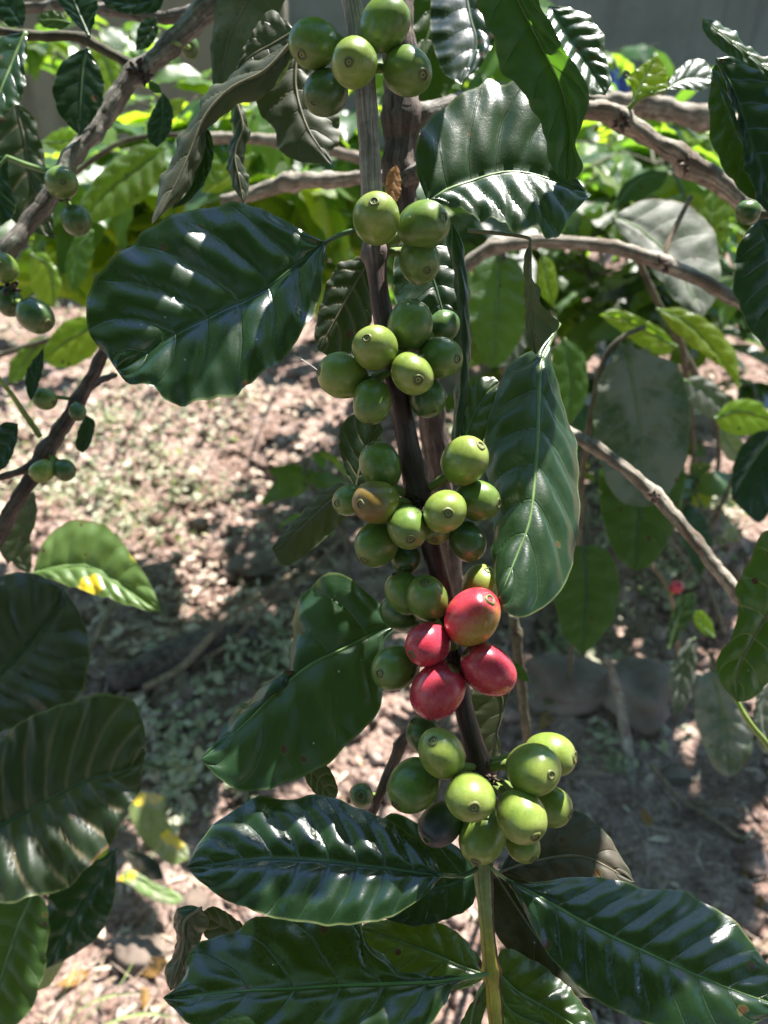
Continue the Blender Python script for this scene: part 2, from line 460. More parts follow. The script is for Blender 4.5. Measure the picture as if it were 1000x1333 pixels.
def berry_mat(name, a, b, tip=None, blush=None, bdir=(0, 0, 1), scar=0.0, rough=0.30):
    T = NT(name); co, rnd = T.objco()
    oc = T.n('ShaderNodeTexCoord').outputs['Object']
    n1 = T.noise(co, 1.6, 3, 0.6)         # object space is berry radii
    n2 = T.noise(co, 9, 4, 0.65)
    c = T.mix(T.step(n1, 0.32, 0.68), a, b)
    sx = T.n('ShaderNodeSeparateXYZ'); T.set(sx.inputs[0], oc)
    if tip: c = T.mix(T.math('MULTIPLY', T.step(sx.outputs[2], 0.5, 1.1), 0.55), c, tip)
    if blush:
        dp = T.n('ShaderNodeVectorMath', operation='DOT_PRODUCT'); T.set(dp.inputs[0], oc); dp.inputs[1].default_value = bdir
        m = T.step(T.math('ADD', dp.outputs['Value'], T.math('MULTIPLY_ADD', n2, 1.0, -0.5)), 0.05, 0.85)
        c = T.mix(m, c, blush)
    # pale freckles and dark scars
    vo = T.n('ShaderNodeTexVoronoi'); T.set(vo.inputs['Vector'], co); vo.inputs['Scale'].default_value = 11
    c = T.mix(T.math('MULTIPLY', T.step(vo.outputs['Distance'], 0.22, 0.10), 0.13), c, (0.45, 0.48, 0.25))
    c = T.mix(0.2, c, T.mix(T.step(n2, 0.35, 0.65), (0.65, 0.65, 0.65), (1.25, 1.25, 1.25)), 'MULTIPLY')
    if scar > 0:
        sm = T.math('MULTIPLY', T.step(n2, 0.56, 0.62), T.step(sx.outputs[2], scar, scar+0.5))
        c = T.mix(sm, c, (0.018, 0.012, 0.010))
    v2 = T.n('ShaderNodeTexVoronoi'); T.set(v2.inputs['Vector'], co); v2.inputs['Scale'].default_value = 4.5
    sv = T.n('ShaderNodeSeparateXYZ'); T.set(sv.inputs[0], v2.outputs['Color'])
    c = T.mix(T.math('MULTIPLY', T.step(v2.outputs['Distance'], 0.10, 0.05), T.math('LESS_THAN', sv.outputs[0], 0.3)), c, (0.06, 0.045, 0.02))
    rg = T.math('MULTIPLY_ADD', n2, 0.14, rough-0.07)
    nm = T.bump(T.math('ADD', n2, T.math('MULTIPLY', T.noise(co, 40, 2), 0.25)), 0.00012, 0.35)
    T.t.links.new(T.principled(Base_Color=c, Roughness=rg, Normal=nm, Specular_IOR_Level=0.5, Subsurface_Weight=0.12,
                               Subsurface_Radius=(0.5, 0.7, 0.2), Subsurface_Scale=0.003), T.out.inputs[0])
    return T.m

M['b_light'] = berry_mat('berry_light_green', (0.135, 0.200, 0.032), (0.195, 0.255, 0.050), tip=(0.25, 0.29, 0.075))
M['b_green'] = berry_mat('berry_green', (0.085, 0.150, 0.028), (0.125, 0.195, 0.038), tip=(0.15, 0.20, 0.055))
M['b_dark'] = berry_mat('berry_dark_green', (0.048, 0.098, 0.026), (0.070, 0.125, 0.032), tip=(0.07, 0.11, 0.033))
M['b_amber'] = berry_mat('berry_turning', (0.13, 0.17, 0.025), (0.20, 0.20, 0.03), blush=(0.17, 0.11, 0.03), bdir=(0, 0, 1))
M['b_red'] = berry_mat('berry_red', (0.36, 0.024, 0.044), (0.49, 0.045, 0.078), scar=-0.2, rough=0.27)
BLUSH = (-0.7, -0.7, 0.0)
M['b_redg'] = berry_mat('berry_red_ripening', (0.42, 0.026, 0.044), (0.53, 0.048, 0.070), blush=(0.30, 0.20, 0.04), bdir=BLUSH, rough=0.27)
M['b_sick'] = berry_mat('berry_bruised', (0.060, 0.120, 0.026), (0.085, 0.155, 0.034), blush=(0.045, 0.045, 0.065), bdir=(0.2, 0.3, 0.9), scar=0.5, rough=0.4)

def calyx_mat():
    T = NT('calyx_ring'); co, rnd = T.objco()
    oc = T.n('ShaderNodeSeparateXYZ'); T.set(oc.inputs[0], T.n('ShaderNodeTexCoord').outputs['Object'])
    r = T.math('SQRT', T.math('ADD', T.math('POWER', oc.outputs[0], 2.0), T.math('POWER', oc.outputs[1], 2.0)))
    n = T.noise(co, 14, 3)
    r = T.math('ADD', T.math('MULTIPLY', r, 0.83), T.math('MULTIPLY_ADD', n, 0.08, -0.04))
    c = T.mix(T.step(r, 0.06, 0.02), (0.105, 0.105, 0.03), (0.022, 0.014, 0.008))
    c = T.mix(T.math('MULTIPLY', T.step(r, 0.10, 0.125), T.step(r, 0.16, 0.135)), c, (0.05, 0.042, 0.016))
    c = T.mix(T.step(r, 0.19, 0.26), c, (0.12, 0.19, 0.035))
    T.t.links.new(T.principled(Base_Color=c, Roughness=0.5, Normal=T.bump(n, 0.0003, 0.5)), T.out.inputs[0])
    return T.m
M['calyx'] = calyx_mat()

# ------------------------------------------------------------------ leaves traced from the photograph, each at its own depth
def quilt(t, s, nv):
    ph = t*nv - 1.1*np.abs(s)**1.3
    return np.abs(np.sin(np.pi*ph))**0.65

def px_leaf(parent, mat, mid, left, right, d, gx=0.0, gy=0.0, fold=0.0, cup=0.0, nv=8, bulge=1.0, wave=0.8, wf=5.0,
            rib=None, ribw=0.9, pet=None, N=46, K=9, label=None, seed=0, jag=0.8, name='leaf', bend=0.0):
    """mid/left/right: photo outline points (x, y[, extra depth mm]); d depth m; gx, gy tilt in mm per photo pixel;
    fold: mm the edges lie behind the midrib; bulge: mm the cells between side veins rise"""
    def full(p): return [(q[0], q[1], q[2] if len(q) > 2 else np.nan) for q in p]
    mid = [(q[0], q[1], q[2] if len(q) > 2 else 0.0) for q in mid]
    _len = math.hypot(mid[0][0]-mid[-1][0], mid[0][1]-mid[-1][1])
    _k = min(1.0, max(0.15, (_len-20)/200.0)); wave *= _k; bulge *= _k**0.6
    if _len < 130: nv = min(nv, 5)
    ms = catmull(mid, N)
    def edge(p):
        p = full(p); p = [(*mid[0][:2], mid[0][2])] + p + [(*mid[-1][:2], mid[-1][2])]
        e = catmull([(a, b) for a, b, _ in p], N)
        known = [(i/(len(p)-1), c) for i, (_, _, c) in enumerate(p) if not np.isnan(c)]
        tt = np.linspace(0, 1, N)
        if any(not np.isnan(c) for _, _, c in p[1:-1]):
            z = np.interp(tt, [k[0] for k in known], [k[1] for k in known])
        else:
            z = ms[:, 2] + fold*np.sin(np.pi*np.clip(tt*1.0, 0, 1))**0.6
        return np.column_stack([e, z])
    le, re_ = edge(left), edge(right)
    r_ = np.random.default_rng(seed+int(mid[0][0]*7+mid[0][1]))
    for e, sg in ((le, 11), (re_, 37)):     # uneven margins
        tt = np.arange(N)
        nz = vnoise(tt*0.55, np.full(N, sg+seed*1.7+mid[0][0]), 3) * jag + vnoise(tt*0.21, np.full(N, sg*2+mid[0][1]), 5)*jag*1.3
        dirv = e[:, :2]-ms[:, :2]; ln = np.linalg.norm(dirv, axis=1)[:, None]+1e-6
        w = np.clip(ln/25.0, 0, 1)
        e[:, :2] += dirv/ln*nz[:, None]*w
    s = np.linspace(-1, 1, 2*K+1)
    t = np.linspace(0, 1, N)
    S, TT = np.meshgrid(s, t)
    A = np.abs(S)[..., None]
    E = np.where((S < 0)[..., None], le[:, None, :], re_[:, None, :])
    Q = ms[:, None, :]*(1-A) + E*A
    cx, cy = ms[:, 0].mean(), ms[:, 1].mean()
    dep = d + 1e-3*(gx*(Q[..., 0]-cx) + gy*(Q[..., 1]-cy) + Q[..., 2] + cup*(A[..., 0]**2-A[..., 0]) + bend*(2*TT-1)**2)
    W = P(Q[..., 0], Q[..., 1], dep)
    du = np.gradient(W, axis=0); dv = np.gradient(W, axis=1)
    nr = np.cross(du, dv); ln = np.linalg.norm(nr, axis=2)[..., None]
    view = CAMP - W; view /= np.linalg.norm(view, axis=2)[..., None]
    nr = np.where(ln > 1e-12, nr/np.maximum(ln, 1e-12), view)
    sign = np.sign((nr*view).sum(2))[..., None]; sign[sign == 0] = 1
    flip = sign[N//2, K, 0] < 0
    nr = nr*sign
    env = np.sin(np.pi*np.clip(TT, 0, 1))**0.5
    a = np.abs(S)
    h = bulge*quilt(TT, S, nv)*np.clip(a*4, 0, 1)*np.clip((1-a)*3.5, 0.12, 1)*env
    h -= 0.35*bulge*np.exp(-(a/0.07)**2)
    ph0 = r_.uniform(0, 6.28, 4)
    h += wave*a**2.2*env*(np.sin(TT*wf*6.28+ph0[0]+np.sign(S)*ph0[1]) + 0.6*np.sin(TT*wf*2.3*6.28+ph0[2]+np.sign(S)*ph0[3]))
    h += 0.5*wave*vnoise(TT*6+seed, S*2.5+ph0[0], 9)
    W = W + nr*(h*1e-3)[..., None]*np.clip(ln/1e-9, 0, 1)*(d/0.27)
    ncol = 2*K+1
    UV = np.stack([TT*nv/8.0, S*0.5+0.5], -1).reshape(-1, 2)
    I = np.arange(N*ncol).reshape(N, ncol)
    F = np.stack([I[:-1, :-1], I[1:, :-1], I[1:, 1:], I[:-1, 1:]], -1).reshape(-1, 4)
    if flip: F = F[:, ::-1]
    base = W[0, K]
    o = mesh_obj(name, W.reshape(-1, 3), F, M[mat], parent, base, UV)
    if label: o['label'] = label
    if rib:
        path = W[:-2, K] - nr[:-2, K]*0.00015*0
        if pet:
            pp = np.array([P(q[0], q[1], q[2]) for q in pet])
            path = np.vstack([pp, path])
            path = catmull(path[::1], 60)
        else:
            path = catmull(path, 40)
        w = np.linspace(1, 0.22, len(path))**0.9*ribw*1e-3*(d/0.27)
        V, FF, U = tube_geo(path, w, 8)
        quads_obj('midrib', V, FF, M[rib], o, base, U)
    return o

# ------------------------------------------------------------------ berries
def berry_mesh(seed):
    r = np.random.default_rng(seed)
    ns, nr_ = 30, 20
    th = np.linspace(0, math.pi, nr_+1)
    V = []
    for k in range(nr_+1):
        a = np.linspace(0, 2*math.pi, ns, endpoint=False)
        rad = math.sin(th[k])**0.93; z = 1.08*math.cos(th[k])
        if z > 0.95: z -= (z-0.95)*0.35
        w = 1 + 0.03*np.cos(2*a+r.uniform(0, 0.2)) + 0.012*np.cos(3*a+seed)
        ov = 1 + 0.05*math.sin(seed*1.7)
        dent = 1 - 0.07*np.exp(-((a-2.0-seed)/0.6)**2)*math.sin(th[k])**4 + 0.025*vnoise(np.cos(a)*1.3+seed*9, np.sin(a)*1.3+th[k]*1.6, seed)
        V.append(np.stack([np.cos(a)*rad*w*ov*dent, np.sin(a)*rad*w/ov*dent, np.full(ns, z)*(1.06+.03*math.cos(seed*2.1)) + 0.03*rad*np.cos(a+seed)], 1))
    V = np.vstack(V)
    F = []
    for k in range(nr_):
        for j in range(ns):
            F.append((k*ns+j, (k+1)*ns+j, (k+1)*ns+(j+1) % ns, k*ns+(j+1) % ns))
    return mesh_from('berry', V, F, M['b_green'])

def calyx_mesh():
    prof = [(0.0, 1.022), (0.035, 1.022), (0.06, 1.0), (0.095, 1.003), (0.125, 1.035), (0.165, 1.047), (0.20, 1.035), (0.23, 1.000), (0.27, 0.972)]
    ns = 20; V = []; F = []
    for r, z in prof:
        a = np.linspace(0, 2*math.pi, ns, endpoint=False)
        w = 1+0.05*np.cos(3*a)+0.03*np.sin(5*a)
        V.append(np.stack([np.cos(a)*r*w*1.2, np.sin(a)*r*w*1.2, np.full(ns, (1.0+(z-1.0)*1.5)*1.055)], 1))
    V = np.vstack(V)
    for k in range(len(prof)-1):
        for j in range(ns):
            F.append((k*ns+j, (k+1)*ns+j, (k+1)*ns+(j+1) % ns, k*ns+(j+1) % ns))
    return mesh_from('calyx', V, F, M['calyx'])
BERRY = [berry_mesh(i) for i in range(7)]
CALYX = calyx_mesh()

def berry(parent, x, y, r, d, cal=None, mat='b_green', stem_pt=None, label=None, el=1.0):
    c = P(x, y, d)
    R = r*d/FPX
    view = (CAMP-c)/np.linalg.norm(CAMP-c)
    if cal is not None:
        ax = (cal[0]-x)/r; ay = -(cal[1]-y)/r
        q = min(0.97, math.hypot(ax, ay))
        if math.hypot(ax, ay) > 0.97:
            k = 0.97/math.hypot(ax, ay); ax *= k; ay *= k
        ax_w = ax*RIGHT + ay*UP + math.sqrt(max(0.0, 1-q*q))*view
    elif stem_pt is not None:
        ax_w = c - stem_pt; ax_w = ax_w/np.linalg.norm(ax_w) - 0.25*view
    else:
        ax_w = np.array((0.2, 0.3, -1.0))
    ax_w = ax_w/np.linalg.norm(ax_w)
    bi = random.randrange(7)
    o = bpy.data.objects.new('berry', BERRY[bi])
    link(o, parent, c)
    q = Vector(ax_w).to_track_quat('Z', 'Y') @ Quaternion((0, 0, 1), 0.0 if mat in ('b_redg',) else random.uniform(0, 6.28))
    o.rotation_mode = 'QUATERNION'; o.rotation_quaternion = q
    k = random.uniform(0.97, 1.03)
    o.scale = (R, R*k, R*el*random.uniform(0.98, 1.06))
    o.material_slots[0].link = 'OBJECT'; o.material_slots[0].material = M[mat]
    if label: o['label'] = label
    cx = bpy.data.objects.new('calyx', CALYX); COL.objects.link(cx); cx.parent = o
    kk = random.uniform(.75, 1.15); cx.rotation_euler = (0, 0, random.uniform(0, 6.28)); cx.scale = (kk, kk*random.uniform(.85, 1.1), (1.06+.03*math.cos(bi*2.1))/1.055); cx.location = (0.03*0, 0, 0.006)
    if stem_pt is not None:
        inv = (Matrix.Translation(Vector(c)) @ q.to_matrix().to_4x4() @ Matrix.Diagonal((*o.scale, 1))).inverted()
        a = c - ax_w*R*0.98
        mid_ = (a+stem_pt)/2 - ax_w*R*0.15
        path = catmull([a+ax_w*R*0.05, a-ax_w*R*0.1, mid_, stem_pt], 9)
        V, F, U = tube_geo(path, np.linspace(0.0019, 0.0013, 9)*min(1.2, R/0.0075), 7)
        V = np.array([inv @ Vector(v) for v in V])
        F = np.array(F)
        pm = bpy.data.meshes.new('pedicel')
        pm.from_pydata([tuple(v) for v in V], [], [tuple(dict.fromkeys(f)) for f in F.tolist()])
        for p in pm.polygons: p.use_smooth = True
        pm.materials.append(M['pedicel'])
        po = bpy.data.objects.new('pedicel', pm); COL.objects.link(po); po.parent = o
    return o

def px_stem(name, parent, pts, mat, sides=14, n=90, rough=0.12, nodes=(), seed=0, node_amp=0.35, node_w=6.0, jit=1.0):
    """pts: (x, y, depth, radius px)"""
    q = catmull([(a, b, c, r) for a, b, c, r in pts], n)
    path = P(q[:, 0], q[:, 1], q[:, 2]); rad = q[:, 3]*q[:, 2]/FPX
    rad = rad*(1+0.07*vnoise(np.arange(n)*0.35, np.full(n, seed*3.1), 4))
    for (nx, ny) in nodes:
        dd = np.hypot(q[:, 0]-nx, q[:, 1]-ny)
        rad = rad*(1+node_amp*np.exp(-(dd/node_w)**2))
    j = (np.random.default_rng(seed+5).normal(0, 1, (n, 3)))
    j = np.apply_along_axis(lambda c: np.convolve(c, np.ones(7)/7, 'same'), 0, j)
    j2 = np.apply_along_axis(lambda c: np.convolve(c, np.ones(15)/15, 'same'), 0, np.random.default_rng(seed+9).normal(0, 1, (n, 3)))
    path = path + jit*j*rad[:, None]*0.2 + jit*j2*rad[:, None]*0.35*(rough > .08)
    V, F, U = tube_geo(path, rad, sides, rough, seed)
    org = path[0] if parent is None else path[0]
    return quads_obj(name, V, F, M[mat] if isinstance(mat, str) else mat, parent, org, U), path

def node_scales(parent, x, y, d, r, seed=0, n=11):
    r = r*0.72
    """dark dried bracts and flower remains on a node: one clustered piece"""
    g = Geo(); rr = np.random.default_rng(seed+int(x))
    c = P(x, y, d); R = r*d/FPX
    for k in range(n):
        dirv = rr.normal(0, 1, 3); dirv /= np.linalg.norm(dirv)
        a = c + dirv*R*0.55; L = R*rr.uniform(0.5, 1.0)
        b = a + dirv*L + rr.normal(0, 0.25, 3)*L
        V, F, U = tube_geo(np.array([a, (a+b)/2+rr.normal(0, .1, 3)*L, b]), np.array([0.28, 0.22, 0.05])*R, 5)
        g.add(V, F, U)
    return g.build('node_scales', M['node'], parent)

# ==================================================================== SETTING
def hterrain(x, y):
    x = np.asarray(x, float); y = np.asarray(y, float)
    z = 0.030*vnoise(x*2.1, y*2.1, 1) + 0.020*vnoise(x*5.3, y*5.3, 2) + 0.010*vnoise(x*13, y*13, 3)
    def bump(px, py, h, r):
        c = G(px, py); return h*np.exp(-(((x-c[0])**2+(y-c[1])**2)/(r*r)))
    z = z + bump(890, 745, 0.13, 0.17) + bump(330, 700, 0.03, 0.10) + bump(830, 900, 0.03, 0.12) - bump(860, 1010, 0.05, 0.22)
    z = z - bump(310, 600, 0.03, 0.15) + bump(180, 1290, 0.03, 0.1)
    return z

def ground_mat():
    T = NT('soil')
    co = T.n('ShaderNodeTexCoord').outputs['Object']
    n1 = T.noise(co, 3.5, 4, 0.6); n2 = T.noise(co, 22, 5, 0.65); n3 = T.noise(co, 120, 4, 0.7)
    c = T.mix(T.step(n1, 0.35, 0.65), (0.165, 0.105, 0.086), (0.30, 0.210, 0.178))
    c = T.mix(T.step(n2, 0.42, 0.70), c, (0.40, 0.305, 0.27))
    c = T.mix(T.math('MULTIPLY', T.step(n2, 0.42, 0.30), 0.7), c, (0.075, 0.048, 0.034))
    c = T.mix(0.7, c, T.mix(T.step(n3, 0.35, 0.65), (0.55, 0.55, 0.55), (1.35, 1.32, 1.28)), 'MULTIPLY')
    # thin flecks of dry plant matter and green film
    n4 = T.noise(T.vmap(co, (1, 1, 1), (5, 3, 1)), 48, 3, 0.6)
    c = T.mix(T.step(n4, 0.66, 0.72), c, (0.42, 0.36, 0.26))
    vo = T.n('ShaderNodeTexVoronoi'); T.set(vo.inputs['Vector'], co); vo.inputs['Scale'].default_value = 75
    h = T.math('ADD', T.math('MULTIPLY', n2, 1.2), T.math('ADD', T.math('MULTIPLY', n3, 0.5), T.math('MULTIPLY', vo.outputs['Distance'], -0.8)))
    T.t.links.new(T.principled(Base_Color=c, Roughness=0.92, Normal=T.bump(h, 0.012, 1.0), Specular_IOR_Level=0.15), T.out.inputs[0])
    return T.m
M['soil'] = ground_mat()

def grid_ground():
    xs = np.concatenate([[-60, -25, -10, -5, -3.2], np.linspace(-2.4, 2.4, 330), [3.2, 5, 10, 25, 60]])
    ys = np.concatenate([[-40, -15, -6, -2.5, -1, -0.3], np.linspace(0.0, 4.4, 330), [4.9, 5.6, 6.5, 8, 12, 25, 60, 150]])
    X, Y = np.meshgrid(xs, ys)
    fine = (np.abs(X) < 2.45) & (Y > -0.05) & (Y < 4.45)
    Z = hterrain(X, Y)
    Z = Z + np.where(fine, 0.009*np.abs(vnoise(X*26, Y*26, 6)) + 0.007*np.abs(vnoise(X*55, Y*55, 7)) + 0.006*vnoise(X*38, Y*38, 8), 0)
    V = np.stack([X, Y, Z], -1).reshape(-1, 3)
    I = np.arange(X.size).reshape(X.shape)
    F = np.stack([I[:-1, :-1], I[:-1, 1:], I[1:, 1:], I[1:, :-1]], -1).reshape(-1, 4)
    o = mesh_obj('ground', V, F, M['soil'], None, (0, 0, 0))
    return tag(o, 'bare pinkish brown soil between the coffee plants', None, None, 'structure')
grid_ground()

def wall_mat(name, a, b, c, streak=(0.10, 0.095, 0.08)):
    T = NT(name); co = T.n('ShaderNodeTexCoord').outputs['Object']
    n1 = T.noise(co, 1.6, 5, 0.6); n2 = T.noise(co, 14, 4, 0.6)
    st = T.noise(T.vmap(co, (5.5, 5.5, 0.45)), 1.0, 4, 0.6)
    k = T.mix(T.step(n1, 0.35, 0.65), a, b)
    k = T.mix(T.math('MULTIPLY', T.step(st, 0.48, 0.68), 0.65), k, streak)
    k = T.mix(T.math('MULTIPLY', T.step(n2, 0.55, 0.72), 0.4), k, c)
    T.t.links.new(T.principled(Base_Color=k, Roughness=0.9, Normal=T.bump(T.math('ADD', n2, T.math('MULTIPLY', n1, 2.0)), 0.01, 0.7), Specular_IOR_Level=0.2), T.out.inputs[0])
    return T.m

def box(g, lo, hi, nx=1, nz=1):
    (x0, y0, z0), (x1, y1, z1) = lo, hi
    V = [(x0, y0, z0), (x1, y0, z0), (x1, y1, z0), (x0, y1, z0), (x0, y0, z1), (x1, y0, z1), (x1, y1, z1), (x0, y1, z1)]
    g.add(V, [(0, 3, 2, 1), (4, 5, 6, 7), (0, 1, 5, 4), (1, 2, 6, 5), (2, 3, 7, 6), (3, 0, 4, 7)])

def wall(name, x0, x1, y, h, mat, cap_mat, label, th=0.18):
    root = empty(name, ((x0+x1)/2, y, 0), label, 'wall')
    g = Geo(); box(g, (x0, y, -0.3), (x1, y+th, h)); g.build('wall_face', mat, root, smooth=False)
    g = Geo(); box(g, (x0-0.02, y-0.03, h+0.002), (x1+0.02, y+th+0.03, h+0.07)); g.build('coping', cap_mat, root, smooth=False)
    g = Geo(); box(g, (x0-0.01, y-0.035, -0.3), (x1+0.01, y-0.002, 0.16)); g.build('plinth', cap_mat, root, smooth=False)
    return root
M['conc'] = wall_mat('concrete_grey', (0.150, 0.170, 0.130), (0.200, 0.222, 0.175), (0.12, 0.135, 0.105))
M['plaster'] = wall_mat('plaster_beige', (0.175, 0.165, 0.115), (0.225, 0.212, 0.155), (0.10, 0.095, 0.068), (0.065, 0.06, 0.042))
wall('concrete_wall', -0.9, 6.0, 5.2, 1.9, M['conc'], M['conc'], 'grey weathered concrete wall behind the plants at the top right')
wall('plastered_wall', -4.0, -0.42, 3.9, 1.35, M['plaster'], M['plaster'], 'stained beige plastered wall behind the thick diagonal grey branch')

# soil clods and crumbs: uncountable
def icos():
    t = (1+5**.5)/2
    V = np.array([(-1, t, 0), (1, t, 0), (-1, -t, 0), (1, -t, 0), (0, -1, t), (0, 1, t), (0, -1, -t), (0, 1, -t), (t, 0, -1), (t, 0, 1), (-t, 0, -1), (-t, 0, 1)], float)
    V /= np.linalg.norm(V[0])
    F = [(0, 11, 5), (0, 5, 1), (0, 1, 7), (0, 7, 10), (0, 10, 11), (1, 5, 9), (5, 11, 4), (11, 10, 2), (10, 7, 6), (7, 1, 8), (3, 9, 4), (3, 4, 2), (3, 2, 6), (3, 6, 8), (3, 8, 9), (4, 9, 5), (2, 4, 11), (6, 2, 10), (8, 6, 7), (9, 8, 1)]
    return V, np.array(F)
def subdiv(V, F):
    V = list(map(tuple, V)); c = {}; out = []
    def m(a, b):
        k = (min(a, b), max(a, b))
        if k not in c:
            p = (np.array(V[a])+np.array(V[b]))/2; p /= np.linalg.norm(p); V.append(tuple(p)); c[k] = len(V)-1
        return c[k]
    for a, b, d in F:
        x, y, z = m(a, b), m(b, d), m(d, a)
        out += [(a, x, z), (b, y, x), (d, z, y), (x, y, z)]
    return np.array(V), np.array(out)
IV, IF = icos(); IV1, IF1 = subdiv(IV, IF); IV2, IF2 = subdiv(IV1, IF1); IV3, IF3 = subdiv(IV2, IF2)

def lump(V0, size, seed, amp=0.3):
    r = np.random.default_rng(seed)
    f = r.uniform(1.2, 2.2)
    off = r.uniform(-50, 50, 3)
    n = vnoise(V0[:, 0]*f+off[0], V0[:, 1]*f+V0[:, 2]*1.3*f+off[1], 1) + 0.5*vnoise(V0[:, 2]*f*2.2+off[2], V0[:, 0]*f*2+off[0], 2)
    sc = np.array((r.uniform(.8, 1.25), r.uniform(.7, 1.1), r.uniform(.55, .85)))
    return V0*(1+amp*n)[:, None]*sc*size

g = Geo()
cnt = 0
for k in range(8200):
    y = 0.35 + 3.4*random.random()**1.7
    x = random.uniform(-0.25-0.62*y, 0.25+0.62*y)
    sz = random.choice((1, 1, 1, 1.6, 2.4, 2.6))*random.uniform(0.0035, 0.0095)
    if y > 2 and sz < 0.006: continue
    if float(vnoise(x*4.3, y*4.3, 21)) + 0.5*float(vnoise(x*11, y*11, 22)) < random.uniform(-.5, .15): continue
    V = lump(IV1 if sz > 0.009 else IV, sz, k, 0.45)
    a = random.uniform(0, 6.28); ca, sa = math.cos(a), math.sin(a)
    V = np.stack([V[:, 0]*ca-V[:, 1]*sa, V[:, 0]*sa+V[:, 1]*ca, V[:, 2]], 1)
    z = float(hterrain(x, y))
    g.add(V + np.array((x, y, z+sz*0.3+0.004)), IF1 if sz > 0.009 else IF)
tag(g.build('soil_clods', M['soil'], None, (0, 0, 0)), 'loose crumbs and clods of soil strewn over the ground', None, None, 'stuff')

# dry litter
M['litter'] = plain_mat('litter_dry', (0.22, 0.15, 0.10), (0.52, 0.43, 0.35), 35, 0.8)
g = Geo()
for k in range(1500):
    y = 0.35 + 3.2*random.random()**1.5
    x = random.uniform(-0.25-0.62*y, 0.25+0.62*y)
    z = float(hterrain(x, y)) + 0.012
    L = random.uniform(0.005, 0.022); w = L*random.uniform(0.08, 0.4)
    a = random.uniform(0, 6.28); ti = random.uniform(-.5, .5)
    u = np.array((math.cos(a), math.sin(a), ti)); v = np.array((-math.sin(a), math.cos(a), random.uniform(-.4, .4))); nn = np.cross(u, v)
    c = np.array((x, y, z))
    V = [c-u*L, c-u*L*.3+v*w+nn*w*.3, c+u*L*.4+v*w*.8+nn*w*.4, c+u*L, c+u*L*.4-v*w*.8+nn*w*.4, c-u*L*.3-v*w+nn*w*.3]
    g.add(V, [(0, 1, 5, 5), (1, 2, 4, 5), (2, 3, 4, 4)])
for k in range(2000):
    c = G(random.uniform(-20, 440), random.uniform(460, 1050))
    if float(vnoise(c[0]*5, c[1]*5, 23)) < random.uniform(-.3, .2): continue
    c[2] = float(hterrain(c[0], c[1]))+.01+.02*random.random()
    L = random.uniform(.006, .019); w = L*random.uniform(.3, .7); a = random.uniform(0, 6.28)
    u = np.array((math.cos(a), math.sin(a), random.uniform(-.6, .6))); v = np.array((-math.sin(a), math.cos(a), random.uniform(-.5, .5))); nn = np.cross(u, v)
    V = [c-u*L, c-u*L*.3+v*w+nn*w*.4, c+u*L*.4+v*w*.8+nn*w*.5, c+u*L, c+u*L*.4-v*w*.8+nn*w*.5, c-u*L*.3-v*w+nn*w*.4]
    g.add(V, [(0, 1, 5, 5), (1, 2, 4, 5), (2, 3, 4, 4)])
for k in range(900):
    y = 0.4 + 2.8*random.random()**1.4
    x = random.uniform(-0.25-0.62*y, 0.25+0.62*y); a = random.uniform(0, 6.28); L = random.uniform(.015, .06)
    z = float(hterrain(x, y)) + .012
    d_ = np.array((math.cos(a), math.sin(a), random.uniform(-.1, .25)))*L
    V, F, U = tube_geo(np.array([np.array((x, y, z))-d_, np.array((x, y, z+.004)), np.array((x, y, z))+d_]), [.0007, .0012, .0006], 4, caps=False); g.add(V, F)
tag(g.build('leaf_litter', M['litter'], None, (0, 0, 0)), 'pale dry leaf fragments and straw scattered on the soil', None, None, 'stuff')

# small leaved ground weeds
def weed_mat():
    T = NT('weed_leaves'); co, r = T.objco()
    n = T.noise(co, 18, 3); n2 = T.noise(co, 300, 2)
    c = T.mix(T.step(n, 0.35, 0.65), (0.22, 0.23, 0.13), (0.42, 0.40, 0.31))
    c = T.mix(T.step(n2, 0.5, 0.7), c, (0.36, 0.36, 0.26))
    b = T.principled(Base_Color=c, Roughness=0.55)
    tr = T.n('ShaderNodeBsdfTranslucent'); T.set(tr.inputs[0], (0.34, 0.48, 0.10))
    m = T.n('ShaderNodeMixShader'); m.inputs[0].default_value = 0.3
    T.t.links.new(b, m.inputs[1]); T.t.links.new(tr.outputs[0], m.inputs[2]); T.t.links.new(m.outputs[0], T.out.inputs[0])
    return T.m
M['weed'] = weed_mat()
def weeds(boxes, name, label):
    g = Geo()
    for (x0, y0, x1, y1, n, hmax) in boxes:
        ncl = max(3, n//16)
        cl = [(random.uniform(x0, x1), random.uniform(y0, y1)) for _ in range(ncl)]
        for k in range(n):
            q = random.choice(cl)
            px, py = q[0]+random.gauss(0, 14), q[1]+random.gauss(0, 9)
            b = G(px, py); z = float(hterrain(b[0], b[1])) + hmax*random.random()**1.3 + 0.008
            c = np.array((b[0], b[1], z))
            L = random.uniform(0.005, 0.014)
            u = np.array([random.gauss(0, 1), random.gauss(0, 1), random.gauss(0, .5)]); u /= np.linalg.norm(u)
            v = np.cross(u, (random.gauss(0, .4), random.gauss(0, .4), 1)); v /= np.linalg.norm(v); nn = np.cross(u, v)
            V = [c-u*L, c-u*L*.2+v*L*.55+nn*L*.2, c+u*L*.6+v*L*.4+nn*L*.2, c+u*L, c+u*L*.6-v*L*.4+nn*L*.2, c-u*L*.2-v*L*.55+nn*L*.2]
            g.add(V, [(0, 1, 5, 5), (1, 2, 4, 5), (2, 3, 4, 4)])
            if random.random() < 0.15:
                V, F, U = tube_geo(np.array([(b[0], b[1], z-0.02-hmax*.4), c]), [0.0007, 0.0005], 4, caps=False); g.add(V, F)
    tag(g.build(name, M['weed'], None, (0, 0, 0)), label, None, None, 'stuff')
